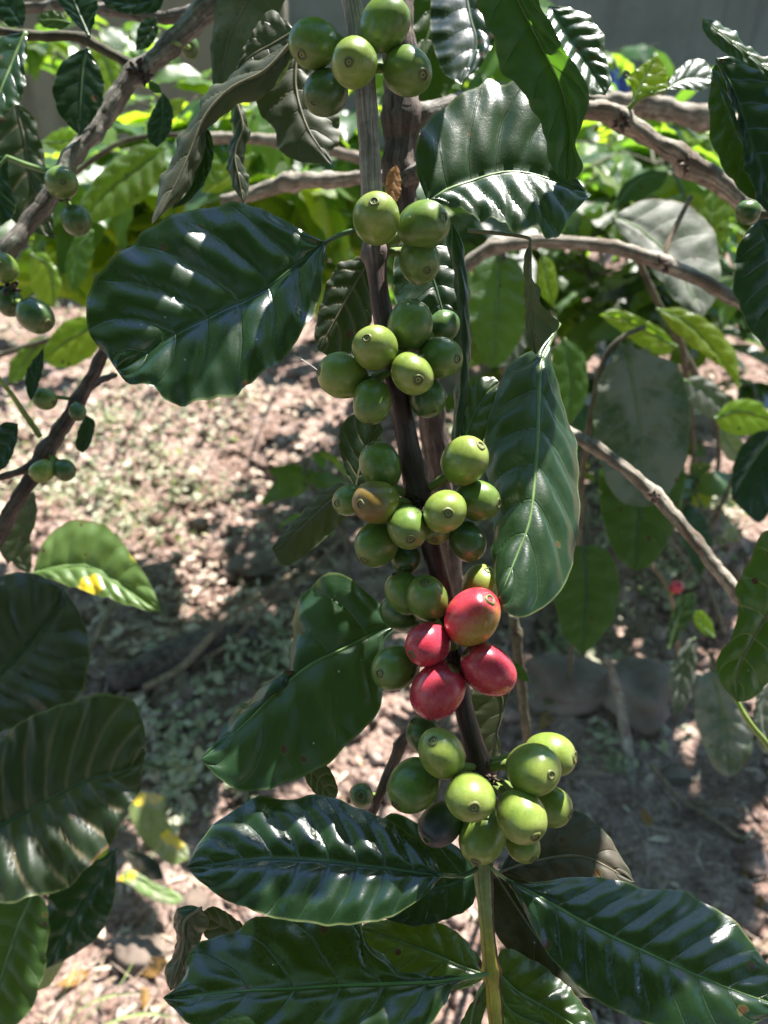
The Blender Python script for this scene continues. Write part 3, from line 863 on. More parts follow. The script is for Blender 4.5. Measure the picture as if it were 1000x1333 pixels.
weeds([(0, 480, 330, 640, 1000, .06), (0, 600, 200, 700, 500, .06), (190, 620, 270, 700, 150, .04), (200, 860, 350, 1040, 450, .06), (340, 800, 400, 900, 220, .05),
       (0, 300, 130, 480, 400, .06), (90, 1000, 260, 1100, 160, .03)], 'ground_weeds', 'pale small leaved weeds covering the sunlit soil beside the path')
weeds([(730, 650, 960, 830, 800, .06), (560, 560, 780, 700, 500, .08), (700, 820, 900, 1000, 160, .03)], 'ground_weeds', 'small weeds growing among the stones at the foot of the mound')

# stones
M['stone'] = plain_mat('stone_earthy', (0.11, 0.08, 0.062), (0.22, 0.17, 0.14), 9, 0.85, 0.006)
def stone(px, py, rpx, label, sc=(1, 1, .75), seed=0):
    c = G(px, py); d = gdepth(py); R = rpx*d/FPX
    V = lump(IV3, 1.0, 900+seed, 0.22)*np.array(sc)*R
    V = V*(1+0.05*vnoise(V[:, 0]*60, V[:, 1]*60+V[:, 2]*47, 4))[:, None]
    z = float(hterrain(c[0], c[1]))
    o = mesh_obj('stone', V + np.array((c[0], c[1], z+R*0.3)), np.asarray(IF3), M['stone'], None, (c[0], c[1], z))
    return tag(o, label, 'stone', 'stones on the soil')
stone(735, 905, 62, 'wide dark rounded stone in shade below the hanging leaf tip', (1.1, .8, .7), 1)
stone(822, 915, 58, 'pale sun flecked stone beside the dry upright stalk', (1, .9, .95), 2)
stone(905, 900, 34, 'small squarish stone nearest the dusty grey leaves', (1, .8, .8), 3)
stone(885, 1000, 20, 'pinkish lump of dried earth lying in the shaded hollow', (1.2, .8, .7), 4)
stone(335, 730, 38, 'bleached sunlit lump of earth in the middle of the bare path', (1.2, .8, .6), 5)
stone(205, 800, 26, 'little reddish stone beside the rust spotted leaf', (1.1, .8, .7), 6)
stone(185, 1240, 34, 'reddish stone beside the dark blue leaf at the bottom left', (.8, 1, .7), 7)
stone(255, 1190, 30, 'brown stone in front of the tip of the blue glossy leaf', (.9, 1, .8), 8)

# fallen log and dry sticks
def ground_stick(name, pts, mat, label, cat, group=None, rough=0.12, sides=8, branch=None):
    """pts: (px, py, height above soil, radius px)"""
    def conv(pts, n=28):
        q = catmull([(a, b, z, r) for a, b, z, r in pts], n)
        W = np.array([G(a, b, z) for a, b, z, _ in q]); rad = np.array([r*gdepth(b, z)/FPX for a, b, z, r in q])
        W[:, 2] += np.array([float(hterrain(w[0], w[1])) for w in W]) + rad*0.5
        return W, rad
    W, rad = conv(pts)
    if branch is None:
        V, F, U = tube_geo(W, rad, sides, rough, 3)
        return tag(quads_obj(name, V, F, M[mat], None, W[0], U), label, cat, group)
    root = empty(name, W[0], label, cat, group)
    V, F, U = tube_geo(W, rad, sides, rough, 3); quads_obj('stem', V, F, M[mat], root, W[0], U)
    for b in branch:
        W2, r2 = conv(b, 16); V, F, U = tube_geo(W2, r2, 6, rough, 5); quads_obj('twig', V, F, M[mat], root, W2[0], U)
    return root
ground_stick('fallen_log', [(150, 905, .02, 17), (210, 872, .02, 19), (265, 850, .02, 20), (330, 835, .01, 16)], 'bark_dark', 'dark rotting log lying in the shade beyond the left leaves', 'log', sides=14)
ground_stick('dry_stick', [(190, 905, .06, 4), (250, 860, .07, 5), (310, 800, .08, 4), (380, 740, .08, 4)], 'twig', 'long pale dry stick leaning over the dark log', 'stick', 'dry sticks on the ground')
ground_stick('dry_stick', [(850, 985, .03, 4), (890, 1020, .03, 4), (930, 1045, .02, 4), (965, 1080, .01, 4), (992, 1090, 0, 5)], 'twig', 'forked grey dry stick lying on the bare dark soil', 'stick', 'dry sticks on the ground',
             branch=[[(900, 1025, .03, 3), (950, 1030, .04, 3), (972, 1045, .02, 3)], [(870, 1000, .03, 3), (868, 1015, .01, 2.5), (880, 1025, 0, 2.5)]])
ground_stick('dry_stalk', [(790, 850, .20, 4), (806, 900, .12, 5), (815, 950, .05, 7), (822, 990, .01, 7), (828, 1030, 0, 5)], 'bark_pale', 'short bleached upright stalk beside the pale stone', 'stalk')
ground_stick('dry_stick', [(115, 880, .02, 5), (140, 820, .03, 5), (152, 780, .05, 5)], 'twig', 'short reddish dry stick beside the rust spotted leaf', 'stick', 'dry sticks on the ground')
ground_stick('dry_stick', [(820, 705, .06, 3), (865, 755, .05, 3), (910, 790, .04, 3), (940, 835, .02, 3)], 'twig', 'thin reddish twig lying below the brown mound', 'stick', 'dry sticks on the ground')
ground_stick('dry_stick', [(250, 870, .02, 3), (300, 845, .05, 3), (345, 790, .06, 3), (440, 700, .07, 3)], 'twig', 'thin dark stick running up the path behind the log', 'stick', 'dry sticks on the ground')

# ==================================================================== MAIN FRUITING BRANCH
main_pts = [(425, -110, .285, 12), (447, -40, .278, 13), (462, 20, .274, 14), (474, 100, .270, 14), (480, 180, .268, 14), (484, 250, .266, 14), (488, 330, .266, 13.5), (497, 400, .266, 13), (510, 470, .266, 13), (525, 545, .266, 14),
            (540, 625, .266, 15), (549, 670, .266, 14), (562, 715, .266, 13), (577, 775, .265, 13), (592, 850, .264, 12), (603, 915, .262, 12), (614, 960, .261, 13), (626, 1000, .26, 14), (628, 1060, .258, 13),
            (628, 1115, .256, 13), (633, 1190, .253, 10.5), (639, 1260, .250, 10.5), (645, 1320, .247, 10), (652, 1390, .243, 10)]
_q = catmull([(a, b, c, r) for a, b, c, r in main_pts], 400)
_w = P(_q[:, 0], _q[:, 1], _q[:, 2]); _L = np.concatenate([[0], np.cumsum(np.linalg.norm(np.diff(_w, axis=0), axis=1))])
S_GREEN = float(_L[np.argmin(abs(_q[:, 1]-1108))]); STRIPE = 0.5
M['main_bark'] = stem_main_mat()
A = empty('coffee_branch', _w[0], 'coffee branch hanging down the middle with clustered green and four red berries', 'coffee branch')
_so, _sp = px_stem('stem', A, main_pts, 'main_bark', 18, 170, 0.06, [(545, 645), (626, 1003), (628, 1112), (640, 1266), (592, 850), (520, 500), (487, 330), (470, 75)], 1, 0.42, 10, 0.0)
_k = int(np.argmin(np.abs(proj_y(_sp)-1215)))
_ring = np.array([_so.data.vertices[_k*18+j].co for j in range(18)]); _ring = _ring - _ring.mean(0)
STRIPE_NODES[0].outputs[0].default_value = float(np.argmax(_ring.dot(RIGHT*0.85-FWD*0.5)))/18
def on_stem(y):
    i = int(np.argmin(abs(_q[:, 1]-y))); return _w[i]
for (nx, ny, dd, r_) in ((545, 655, .262, 17), (632, 1005, .257, 20), (596, 860, .260, 15), (515, 478, .263, 12), (492, 330, .263, 10), (470, 85, .268, 12)):
    node_scales(A, nx, ny, dd, r_, 3)

for (nx, ny, dd, r_) in ((548, 668, .250, 9), (640, 1015, .246, 12), (590, 866, .250, 10), (512, 478, .254, 8)):
    node_scales(A, nx, ny, dd, r_, 17, 14)
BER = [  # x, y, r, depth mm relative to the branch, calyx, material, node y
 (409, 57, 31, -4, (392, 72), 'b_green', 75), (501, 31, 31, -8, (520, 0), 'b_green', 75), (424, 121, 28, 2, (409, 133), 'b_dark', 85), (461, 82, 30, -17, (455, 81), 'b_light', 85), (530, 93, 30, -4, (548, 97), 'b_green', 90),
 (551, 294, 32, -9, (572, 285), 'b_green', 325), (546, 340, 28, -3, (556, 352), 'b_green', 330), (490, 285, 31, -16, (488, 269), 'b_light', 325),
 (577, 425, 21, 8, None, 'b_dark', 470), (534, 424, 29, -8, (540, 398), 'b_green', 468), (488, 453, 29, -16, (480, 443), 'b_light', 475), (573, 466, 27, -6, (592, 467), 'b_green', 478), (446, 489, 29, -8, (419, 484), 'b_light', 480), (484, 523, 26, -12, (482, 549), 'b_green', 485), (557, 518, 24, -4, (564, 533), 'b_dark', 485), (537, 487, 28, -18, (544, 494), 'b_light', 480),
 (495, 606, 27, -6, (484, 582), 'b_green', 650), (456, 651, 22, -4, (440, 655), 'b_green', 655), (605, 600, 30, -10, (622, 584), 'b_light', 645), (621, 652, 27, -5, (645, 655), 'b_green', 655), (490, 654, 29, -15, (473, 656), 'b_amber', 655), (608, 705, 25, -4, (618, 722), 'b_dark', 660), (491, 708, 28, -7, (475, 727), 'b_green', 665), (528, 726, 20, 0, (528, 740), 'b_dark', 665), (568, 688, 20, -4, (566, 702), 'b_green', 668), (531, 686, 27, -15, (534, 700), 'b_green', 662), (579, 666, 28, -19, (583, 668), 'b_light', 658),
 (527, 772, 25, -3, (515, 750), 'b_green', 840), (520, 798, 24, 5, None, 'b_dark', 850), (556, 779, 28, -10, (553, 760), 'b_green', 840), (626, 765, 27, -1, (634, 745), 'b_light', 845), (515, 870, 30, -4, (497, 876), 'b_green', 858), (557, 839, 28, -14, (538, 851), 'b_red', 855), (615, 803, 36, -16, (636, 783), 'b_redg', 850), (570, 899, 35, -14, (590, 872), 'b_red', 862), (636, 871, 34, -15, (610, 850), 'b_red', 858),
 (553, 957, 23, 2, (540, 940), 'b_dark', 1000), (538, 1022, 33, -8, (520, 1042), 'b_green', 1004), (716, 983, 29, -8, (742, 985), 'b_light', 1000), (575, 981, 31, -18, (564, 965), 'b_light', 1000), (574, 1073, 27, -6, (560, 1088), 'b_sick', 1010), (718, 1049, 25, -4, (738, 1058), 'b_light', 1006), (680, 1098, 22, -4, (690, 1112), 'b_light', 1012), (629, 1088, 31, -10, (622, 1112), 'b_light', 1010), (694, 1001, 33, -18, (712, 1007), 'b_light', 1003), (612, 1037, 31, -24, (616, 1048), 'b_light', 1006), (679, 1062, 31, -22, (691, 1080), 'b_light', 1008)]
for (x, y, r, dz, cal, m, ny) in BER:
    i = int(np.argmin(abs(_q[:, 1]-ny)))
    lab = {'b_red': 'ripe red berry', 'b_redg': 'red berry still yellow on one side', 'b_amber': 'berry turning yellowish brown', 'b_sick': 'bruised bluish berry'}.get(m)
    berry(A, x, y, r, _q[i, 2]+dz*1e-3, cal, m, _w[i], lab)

# leaves of the main branch
px_leaf(A, 'dark', [(424, 316), (380, 348), (340, 377), (285, 404), (230, 432), (185, 462), (152, 482)],
        [(392, 299), (345, 274), (295, 263), (240, 275), (185, 305), (140, 345), (118, 375), (113, 408), (120, 440), (140, 462)],
        [(424, 338), (418, 370), (408, 412), (384, 450), (345, 484), (300, 514), (262, 524), (238, 528), (214, 520), (200, 505), (168, 500)],
        .262, gx=0.02, gy=-0.06, fold=-3, nv=7, bulge=2.8, wave=1.1, rib='midrib_dark', ribw=1.0,
        pet=[(486, 296, .266), (468, 298, .264), (445, 305, .263)], N=64, K=14, jag=1.6, label='large round dark leaf')
px_leaf(A, 'gloss', [(528, 812), (500, 818), (470, 833), (435, 850), (405, 864), (365, 895), (315, 945), (262, 988)],
        [(505, 798, -1), (480, 774, -4), (455, 752, -5), (430, 744, -3), (408, 760, 3), (390, 780, 9), (386, 805, 13), (388, 842, 10), (404, 860, 0), (378, 872, 6), (342, 893, 11), (308, 930, 10), (280, 968, 4)],
        [(502, 835), (494, 870), (500, 900), (485, 936), (450, 972), (412, 1004), (370, 1020), (338, 1030), (305, 1026), (285, 1012), (272, 1000)],
        .268, gx=0.05, gy=-0.10, fold=3, nv=6, bulge=2.4, wave=0.9, rib='midrib', ribw=1.0, pet=[(588, 832, .268), (560, 818, .268), (540, 812, .267)], N=64, K=14, jag=1.2, label='broken notched leaf')
px_leaf(A, 'dark', [(576, 1139), (540, 1135), (480, 1127), (420, 1120), (370, 1118), (325, 1119), (243, 1129)],
        [(556, 1106), (520, 1076), (470, 1052), (435, 1040), (400, 1035), (372, 1041), (338, 1038), (310, 1052), (286, 1068), (258, 1098)],
        [(555, 1165), (535, 1180), (490, 1200), (430, 1205), (362, 1196), (300, 1174), (262, 1148)],
        .243, gx=0.0, gy=-0.175, fold=2.0, nv=9, bulge=2.6, wave=0.6, rib='midrib_dark', ribw=0.9, pet=[(628, 1126, .254), (608, 1138, .252), (592, 1140, .251)], N=72, K=12, label='ribbed leaf with blue sheen')
px_leaf(A, 'dark', [(612, 1272), (575, 1277), (520, 1279), (450, 1282), (380, 1287), (310, 1290), (212, 1299)],
        [(570, 1273), (540, 1266), (512, 1262), (495, 1240), (478, 1225), (472, 1205), (470, 1188), (432, 1183), (390, 1192), (342, 1195), (292, 1214), (262, 1230), (245, 1246), (241, 1266), (228, 1284)],
        [(590, 1286), (578, 1312), (555, 1336), (480, 1352), (400, 1358), (330, 1350), (270, 1340), (240, 1328), (226, 1312)],
        .242, gx=0.0, gy=-0.17, fold=2, nv=7, bulge=1.7, wave=1.0, rib='midrib', ribw=0.9, pet=[(640, 1266, .248), (625, 1270, .246)], N=72, K=12, jag=2.2, label='torn leaf with a chewed upper edge')
px_leaf(A, 'dark', [(655, 1142), (700, 1166), (750, 1194), (800, 1220), (850, 1243), (900, 1266), (960, 1290), (1025, 1312)],
        [(672, 1150), (700, 1149), (735, 1143), (772, 1141), (812, 1148), (845, 1158), (888, 1160), (930, 1182), (962, 1205), (990, 1240), (1010, 1275)],
        [(672, 1165), (690, 1200), (712, 1240), (745, 1275), (785, 1306), (840, 1332), (900, 1345), (960, 1340)],
        .246, gx=0.02, gy=-0.13, fold=3.0, nv=10, bulge=2.0, wave=0.7, rib='midrib', ribw=0.8, pet=[(632, 1118, .254), (640, 1130, .251)], N=72, K=12, label='broad dark leaf pointing right')
px_leaf(A, 'gloss', [(728, 421, 2), (717, 445, 0), (705, 470, -3), (702, 520, -5), (701, 565, -6), (698, 608, -6), (690, 675, -5), (675, 716, -4), (658, 757, -3), (648, 780, 0)],
        [(703, 449, 2), (680, 462, 4), (663, 478, 5), (650, 505, 7), (637, 542, 8), (630, 580, 9), (634, 612, 9), (642, 642, 8), (643, 682, 7), (641, 715, 5), (643, 742, 3)],
        [(714, 452, 3), (721, 490, 5), (738, 540, 8), (750, 590, 11), (754, 640, 11), (752, 690, 10), (743, 740, 8), (725, 774, 6), (700, 795, 4), (678, 803, 2), (658, 796, 0)],
        .272, gx=0.0, gy=-0.14, nv=8, bulge=2.4, wave=0.5, rib='midrib', ribw=1.0, N=72, K=12, label='folded glossy leaf hanging right of the berries')
px_leaf(A, 'olive', [(690, 318, 4), (690, 360, 4), (693, 410, 3), (698, 462, 3)], [(682, 335, 8), (683, 380, 10), (684, 420, 10), (688, 450, 6)],
        [(690, 335, 2), (690, 362, -2), (703, 375, -4), (705, 396, -6), (722, 413, -6), (729, 422, -5), (712, 442, -2)], .272, nv=5, bulge=.7, wave=.4, rib='midrib_tan', ribw=.8,
        pet=[(610, 300, .29), (660, 305, .282), (688, 310, .277)], label='curled upper end of a leaf showing its tan underside')
px_leaf(A, 'gloss', [(600, 590), (612, 550), (632, 515), (650, 497)], [(600, 548), (606, 515), (618, 496), (640, 490)], [(622, 592), (632, 565), (645, 525)], .290, gy=-.1, nv=5, bulge=1.2, rib='midrib', ribw=.7)
px_leaf(A, 'gloss', [(588, 290), (595, 330), (602, 380), (604, 440), (604, 490), (598, 540), (588, 610)], [(582, 310), (584, 330), (593, 370), (595, 440), (594, 490), (590, 540)], [(600, 310), (606, 335), (610, 380), (612, 440), (611, 490), (606, 540)],
        .286, fold=5, nv=6, bulge=.8, wave=.6, label='narrow leaf seen edge on')
px_leaf(A, 'gloss', [(556, 262), (580, 248), (605, 238), (635, 227), (670, 222), (715, 232), (771, 254)],
        [(548, 240), (541, 205), (548, 175), (565, 148), (600, 125), (622, 112), (640, 100), (656, 108), (680, 105), (712, 112), (722, 160), (735, 205), (755, 238)],
        [(572, 264), (592, 270), (618, 281), (655, 291), (672, 300), (690, 297), (705, 301), (715, 308), (730, 302), (738, 288), (752, 272)],
        .284, gx=0.02, gy=-0.10, fold=-4, nv=7, bulge=2.0, wave=1.0, rib='midrib', ribw=1.1, pet=[(490, 310, .268), (520, 295, .270), (540, 275, .275)], N=64, K=12, jag=1.6, label='leaf with one shaded and one shining half')
px_leaf(A, 'olive', [(458, 632), (435, 648), (408, 672), (380, 698), (354, 714)], [(440, 630), (412, 645), (392, 668), (372, 690)], [(462, 655), (440, 685), (415, 708), (390, 728), (368, 736)], .282, gx=.05, gy=-.15, fold=3, nv=6, bulge=1.1, rib='midrib_tan', ribw=.6, label='small curled leaf')
px_leaf(A, 'veined', [(462, 640), (468, 610), (480, 575), (490, 545)], [(452, 620), (443, 585), (443, 558), (452, 545), (470, 538)], [(480, 625), (494, 590), (498, 560)], .285, gx=.06, fold=-4, nv=5, bulge=.6, rib='midrib_tan', ribw=.6)
px_leaf(A, 'veined', [(484, 335), (465, 365), (440, 410), (414, 456)], [(455, 338), (435, 350), (418, 395), (410, 435)], [(486, 380), (482, 420), (468, 450), (440, 468)], .295, gx=.03, fold=3, nv=6, bulge=1.2, rib='midrib_tan', ribw=.6)
px_leaf(A, 'deep', [(540, 300), (560, 350), (578, 410), (590, 470)], [(515, 330), (512, 380), (530, 430), (560, 465)], [(585, 310), (600, 360), (602, 420), (600, 455)], .300, gy=-.08, nv=7, bulge=1.2, rib='midrib_dark', ribw=.7)
px_leaf(A, 'olive', [(640, 880), (655, 915), (645, 960), (632, 1002)], [(615, 900), (612, 945), (622, 990)], [(668, 885), (660, 910), (648, 945), (652, 980), (640, 1000)], .300, nv=5, bulge=.8, rib='midrib_tan', ribw=.7)
px_leaf(A, 'backlit', [(655, 865), (672, 868), (690, 888)], [(662, 858), (680, 868)], [(660, 878), (675, 884)], .275, nv=4, bulge=.4)
# leaves behind the tip
px_leaf(A, 'brown', [(650, 1135), (700, 1120), (760, 1115), (826, 1148)], [(668, 1105), (700, 1080), (735, 1055), (765, 1062), (800, 1100)], [(690, 1148), (740, 1160), (790, 1165)], .282, gy=-.12, fold=2, nv=6, bulge=1.4, rib='midrib_tan', ribw=.7, label='brown dusty leaf behind the lowest berries')
px_leaf(A, 'brown', [(640, 1130), (672, 1180), (715, 1240), (775, 1300)], [(636, 1170), (645, 1215), (680, 1255), (720, 1290)], [(680, 1140), (730, 1190), (770, 1250)], .284, gy=-.12, nv=6, bulge=.8, rib='midrib_tan', ribw=.6)
px_leaf(A, 'mid', [(636, 1270), (600, 1258), (555, 1238), (510, 1222), (466, 1208)], [(610, 1228), (575, 1202), (530, 1194), (490, 1198)], [(610, 1285), (560, 1292), (510, 1282), (478, 1250)], .272, gy=-.14, fold=2, nv=6, bulge=1.4, rib='midrib', ribw=.7)
px_leaf(A, 'mid', [(644, 1262), (672, 1290), (720, 1318), (790, 1362)], [(655, 1235), (690, 1248), (735, 1280), (772, 1325)], [(650, 1300), (665, 1335), (710, 1370)], .266, gy=-.14, fold=2, nv=7, bulge=1.4, rib='midrib', ribw=.8)
px_leaf(A, 'backlit', [(640, 1255), (650, 1290), (670, 1320), (740, 1345)], [(650, 1268), (668, 1296), (700, 1320)], [(645, 1300), (660, 1340), (700, 1365)], .252, gy=-.10, nv=6, bulge=.8, rib='midrib', ribw=.8)
px_leaf(A, 'deep', [(625, 1135), (590, 1150), (540, 1165), (500, 1195)], [(600, 1105), (550, 1075), (505, 1060), (480, 1110)], [(612, 1180), (570, 1200), (530, 1205)], .280, gy=-.12, nv=6, bulge=1.2, rib='midrib_dark', ribw=.7)
px_leaf(A, 'backlit', [(638, 1270), (620, 1300), (612, 1340), (608, 1380)], [(628, 1285), (605, 1320), (595, 1350)], [(636, 1295), (628, 1330), (622, 1360)], .248, nv=5, bulge=.4, rib='midrib', ribw=.8)
px_leaf(A, 'deep', [(262, 1182), (240, 1200), (238, 1235), (222, 1290)], [(245, 1178), (226, 1190), (230, 1230), (215, 1265)], [(272, 1200), (258, 1230), (240, 1275)], .262, fold=4, nv=6, bulge=1.0, rib='midrib_tan', ribw=.6)
px_leaf(A, 'veined', [(330, 1225), (295, 1208), (262, 1188)], [(310, 1198), (280, 1180)], [(305, 1232), (270, 1225)], .274, nv=5, bulge=.8)
px_leaf(A, 'veined', [(395, 1000), (415, 1015), (435, 1045)], [(398, 985), (425, 995), (440, 1025)], [(400, 1020), (418, 1040)], .285, nv=5, bulge=.6)

# small dark twig with an old berry behind the branch
TW = empty('dark_twig', P(488, 1060, .31), 'thin dark twig with one small dark berry behind the lower berries', 'twig')
px_stem('stem', TW, [(478, 1075, .312, 6), (495, 1030, .31, 6.5), (520, 975, .306, 7), (545, 938, .30, 7), (585, 905, .28, 6)], 'bark_dark', 10, 50, .15, [(522, 970)], 4)
berry(TW, 470, 1036, 16, .305, (470, 1036), 'b_dark', P(492, 1034, .31))

# ==================================================================== TRUNK BEHIND, WITH ITS TOP LEAVES
B = empty('woody_coffee_plant', P(560, 1010, .62), 'dark brown coffee trunk standing just behind the hanging berry branch', 'coffee plant')
gt = G(600, 1000); dtop = .345
px_stem('stem', B, [(505, -130, .335, 21), (512, -40, .34, 21), (518, 60, .345, 21), (520, 140, .35, 22), (522, 230, .355, 21), (535, 330, .365, 19), (552, 470, .38, 18), (572, 620, .41, 16), (592, 760, .46, 14), (600, 850, .62, 12), (604, 905, 1.0, 10), (606, 960, 1.46, 9)], 'bark_dark', 14, 150, .16, [(520, 150), (520, 225)], 7, .25, 20)
px_stem('side_branch', B, [(522, 165, .35, 15), (545, 150, .352, 13), (575, 138, .36, 12), (620, 128, .375, 12), (690, 130, .40, 12), (735, 138, .42, 13)], 'bark', 12, 50, .15, [(548, 150)], 8)
px_stem('branch_stub', B, [(525, 240, .352, 13), (545, 222, .345, 12), (563, 212, .335, 13), (570, 208, .333, 8)], 'bark', 10, 24, .2, [], 9)
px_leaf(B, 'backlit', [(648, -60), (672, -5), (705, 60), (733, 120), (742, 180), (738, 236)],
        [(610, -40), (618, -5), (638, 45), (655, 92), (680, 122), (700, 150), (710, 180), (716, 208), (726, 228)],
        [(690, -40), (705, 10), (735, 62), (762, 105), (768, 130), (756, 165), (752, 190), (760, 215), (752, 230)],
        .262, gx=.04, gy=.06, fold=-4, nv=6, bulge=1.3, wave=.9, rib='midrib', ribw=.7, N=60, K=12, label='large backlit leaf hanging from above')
px_leaf(B, 'olive', [(380, 55), (345, 92), (300, 115), (268, 150), (248, 195), (228, 240), (198, 292)], [(352, 70), (315, 90), (278, 112), (252, 150), (228, 195), (208, 240)], [(372, 95), (340, 128), (302, 140), (272, 168), (262, 205), (248, 245), (220, 272)],
        .315, gx=-.05, gy=-.05, fold=6, nv=6, bulge=1.0, wave=1.0, rib='midrib_tan', ribw=.8, label='long twisted olive leaf')
px_leaf(B, 'olive', [(385, 40), (358, 55), (320, 78), (305, 105)], [(355, 14), (330, 40), (312, 75)], [(385, 72), (355, 92), (325, 105)], .325, nv=5, bulge=.8, rib='midrib_tan', ribw=.6)
px_leaf(B, 'deep', [(258, 160), (265, 200), (250, 245), (225, 272)], [(250, 180), (246, 220), (228, 255)], [(275, 175), (278, 205), (268, 235), (245, 262)], .322, nv=5, bulge=.8)
px_leaf(B, 'olive', [(388, 60), (385, 110), (400, 165), (432, 214)], [(352, 85), (332, 120), (338, 148), (358, 170), (362, 195), (392, 210)], [(412, 90), (432, 125), (442, 165), (440, 190), (428, 195)], .328, gx=.03, gy=-.03, fold=4, nv=6, bulge=1.3, wave=1, rib='midrib_tan', ribw=.7, label='dull grey green leaf behind the top berries')
px_leaf(B, 'olive', [(355, -40), (318, 10), (295, 60), (282, 150)], [(300, -30), (280, 20), (275, 80)], [(375, -10), (350, 40), (325, 100)], .37, nv=6, bulge=1.0, rib='midrib_tan', ribw=.7)
px_leaf(B, 'veined', [(308, 132), (316, 165), (306, 200), (312, 235), (318, 268)], [(300, 145), (302, 175), (296, 205), (300, 235)], [(320, 150), (326, 175), (318, 205), (324, 240)], .335, fold=4, nv=6, bulge=.6, rib='midrib_tan', ribw=.5)
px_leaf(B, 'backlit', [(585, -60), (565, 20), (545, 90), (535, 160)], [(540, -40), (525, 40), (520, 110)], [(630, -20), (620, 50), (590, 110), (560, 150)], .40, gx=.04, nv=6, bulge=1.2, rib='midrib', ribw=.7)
px_leaf(B, 'dark', [(600, -40), (612, 20), (620, 60), (600, 110)], [(570, -20), (560, 30), (575, 90)], [(640, -10), (650, 30), (630, 80)], .39, gy=-.1, nv=6, bulge=1.2, rib='midrib_dark', ribw=.7)
px_leaf(B, 'gloss', [(716, 8), (738, 45), (765, 85), (788, 124)], [(705, 30), (712, 62), (742, 98), (768, 122)], [(742, 10), (768, 22), (786, 48), (788, 75), (796, 105)], .36, gx=.03, gy=-.12, fold=-3, nv=8, bulge=2.0, rib='midrib', ribw=.7, label='sunlit ribbed leaf against the concrete wall')
# dry leaf caught beside the branch
px = px_leaf(None, 'dry', [(516, 214), (512, 240), (507, 272)], [(505, 226), (502, 250)], [(521, 225), (522, 250), (515, 264)], .318, nv=5, bulge=.5, name='dried_leaf', fold=2)
tag(px, 'small orange brown dried leaf caught between trunk and berry branch', 'dried leaf')

# ==================================================================== LEFT BRANCHES
C = empty('grey_branch', P(300, -40, .42), 'thick grey diagonal branch crossing the upper left corner', 'branch')
px_stem('stem', C, [(335, -80, .43, 15), (290, -10, .425, 15), (235, 42, .42, 14), (175, 98, .415, 13), (130, 160, .41, 12), (85, 226, .405, 12), (40, 285, .40, 11), (0, 340, .395, 12), (-50, 410, .39, 12)], 'bark', 16, 130, .17, [(178, 92), (86, 240), (5, 350)], 11, .22, 10)
px_stem('twig', C, [(-40, 36, .40, 5), (0, 40, .402, 5.5), (50, 46, .405, 6), (112, 52, .41, 6.5), (172, 84, .414, 7)], 'bark_olive', 10, 50, .1, [(112, 52), (35, 44)], 12)
px_stem('twig', C, [(30, 12, .47, 6), (90, 8, .46, 7), (150, 14, .45, 7), (215, 22, .44, 9), (262, 15, .43, 10)], 'bark', 10, 50, .2, [(75, 10)], 13)
for a in ((175, 88, .408, 16), (188, 100, .405, 12), (85, 262, .398, 10), (10, 375, .385, 20)): node_scales(C, *a, seed=6)
px_leaf(C, 'deep', [(114, 62), (108, 90), (105, 130), (104, 176)], [(92, 72), (74, 92), (69, 118), (75, 142), (88, 162)], [(124, 78), (136, 105), (134, 130), (122, 155)], .40, nv=6, bulge=.8, wave=.5, rib='midrib_dark', ribw=.8, label='drop shaped dark leaf')
px_leaf(C, 'deep', [(116, 48), (104, 20), (88, -20)], [(98, 30), (78, 5), (72, -15)], [(124, 25), (126, -5)], .395, nv=5, bulge=.7, rib='midrib_dark', ribw=.7)
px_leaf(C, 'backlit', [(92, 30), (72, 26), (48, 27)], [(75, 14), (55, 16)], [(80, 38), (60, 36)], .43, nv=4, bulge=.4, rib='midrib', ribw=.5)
px_leaf(C, 'gloss', [(34, 42), (18, 75), (2, 115), (-20, 165)], [(5, 48), (-20, 70), (-40, 110)], [(36, 62), (33, 92), (32, 118), (18, 140)], .385, gy=-.1, nv=5, bulge=1.2, rib='midrib', ribw=.8, label='pale shining leaf cut by the left edge')
px_leaf(C, 'deep', [(30, 36), (12, 5), (-15, -30)], [(8, 32), (-15, 5)], [(34, 12), (18, -20)], .39, nv=5, bulge=.7)
px_leaf(C, 'deep', [(203, 22), (196, 42), (177, 66)], [(186, 26), (178, 44)], [(206, 40), (196, 60)], .43, nv=4, bulge=.4)
px_leaf(C, 'deep', [(212, 122), (212, 155), (204, 192)], [(204, 134), (192, 160), (194, 182)], [(221, 132), (226, 152), (218, 178)], .40, nv=5, bulge=.5, rib='midrib_dark', ribw=.6)
px_leaf(C, 'mid', [(193, 110), (202, 112), (211, 121)], [(196, 106), (206, 110)], [(196, 117), (203, 121)], .40, nv=4, bulge=.2)
px_leaf(C, 'deep', [(215, -8), (180, 4), (132, 0)], [(190, -15), (160, -15)], [(205, 14), (170, 18), (145, 12)], .40, nv=5, bulge=.6)
px_leaf(C, 'veined', [(18, 130), (32, 180), (42, 240), (72, 312)], [(-12, 170), (-10, 230), (20, 290)], [(42, 150), (54, 185), (64, 235), (70, 280)], .43, nv=6, bulge=.8, rib='midrib_tan', ribw=.6, label='dim leaf covered in cobweb')
px_leaf(C, 'deep', [(10, 205), (-20, 240), (-40, 290)], [(-15, 205), (-40, 235)], [(12, 235), (20, 275), (-10, 300)], .40, nv=5, bulge=.8, rib='midrib', ribw=1.2, pet=[(70, 225, .402), (35, 215, .40)])
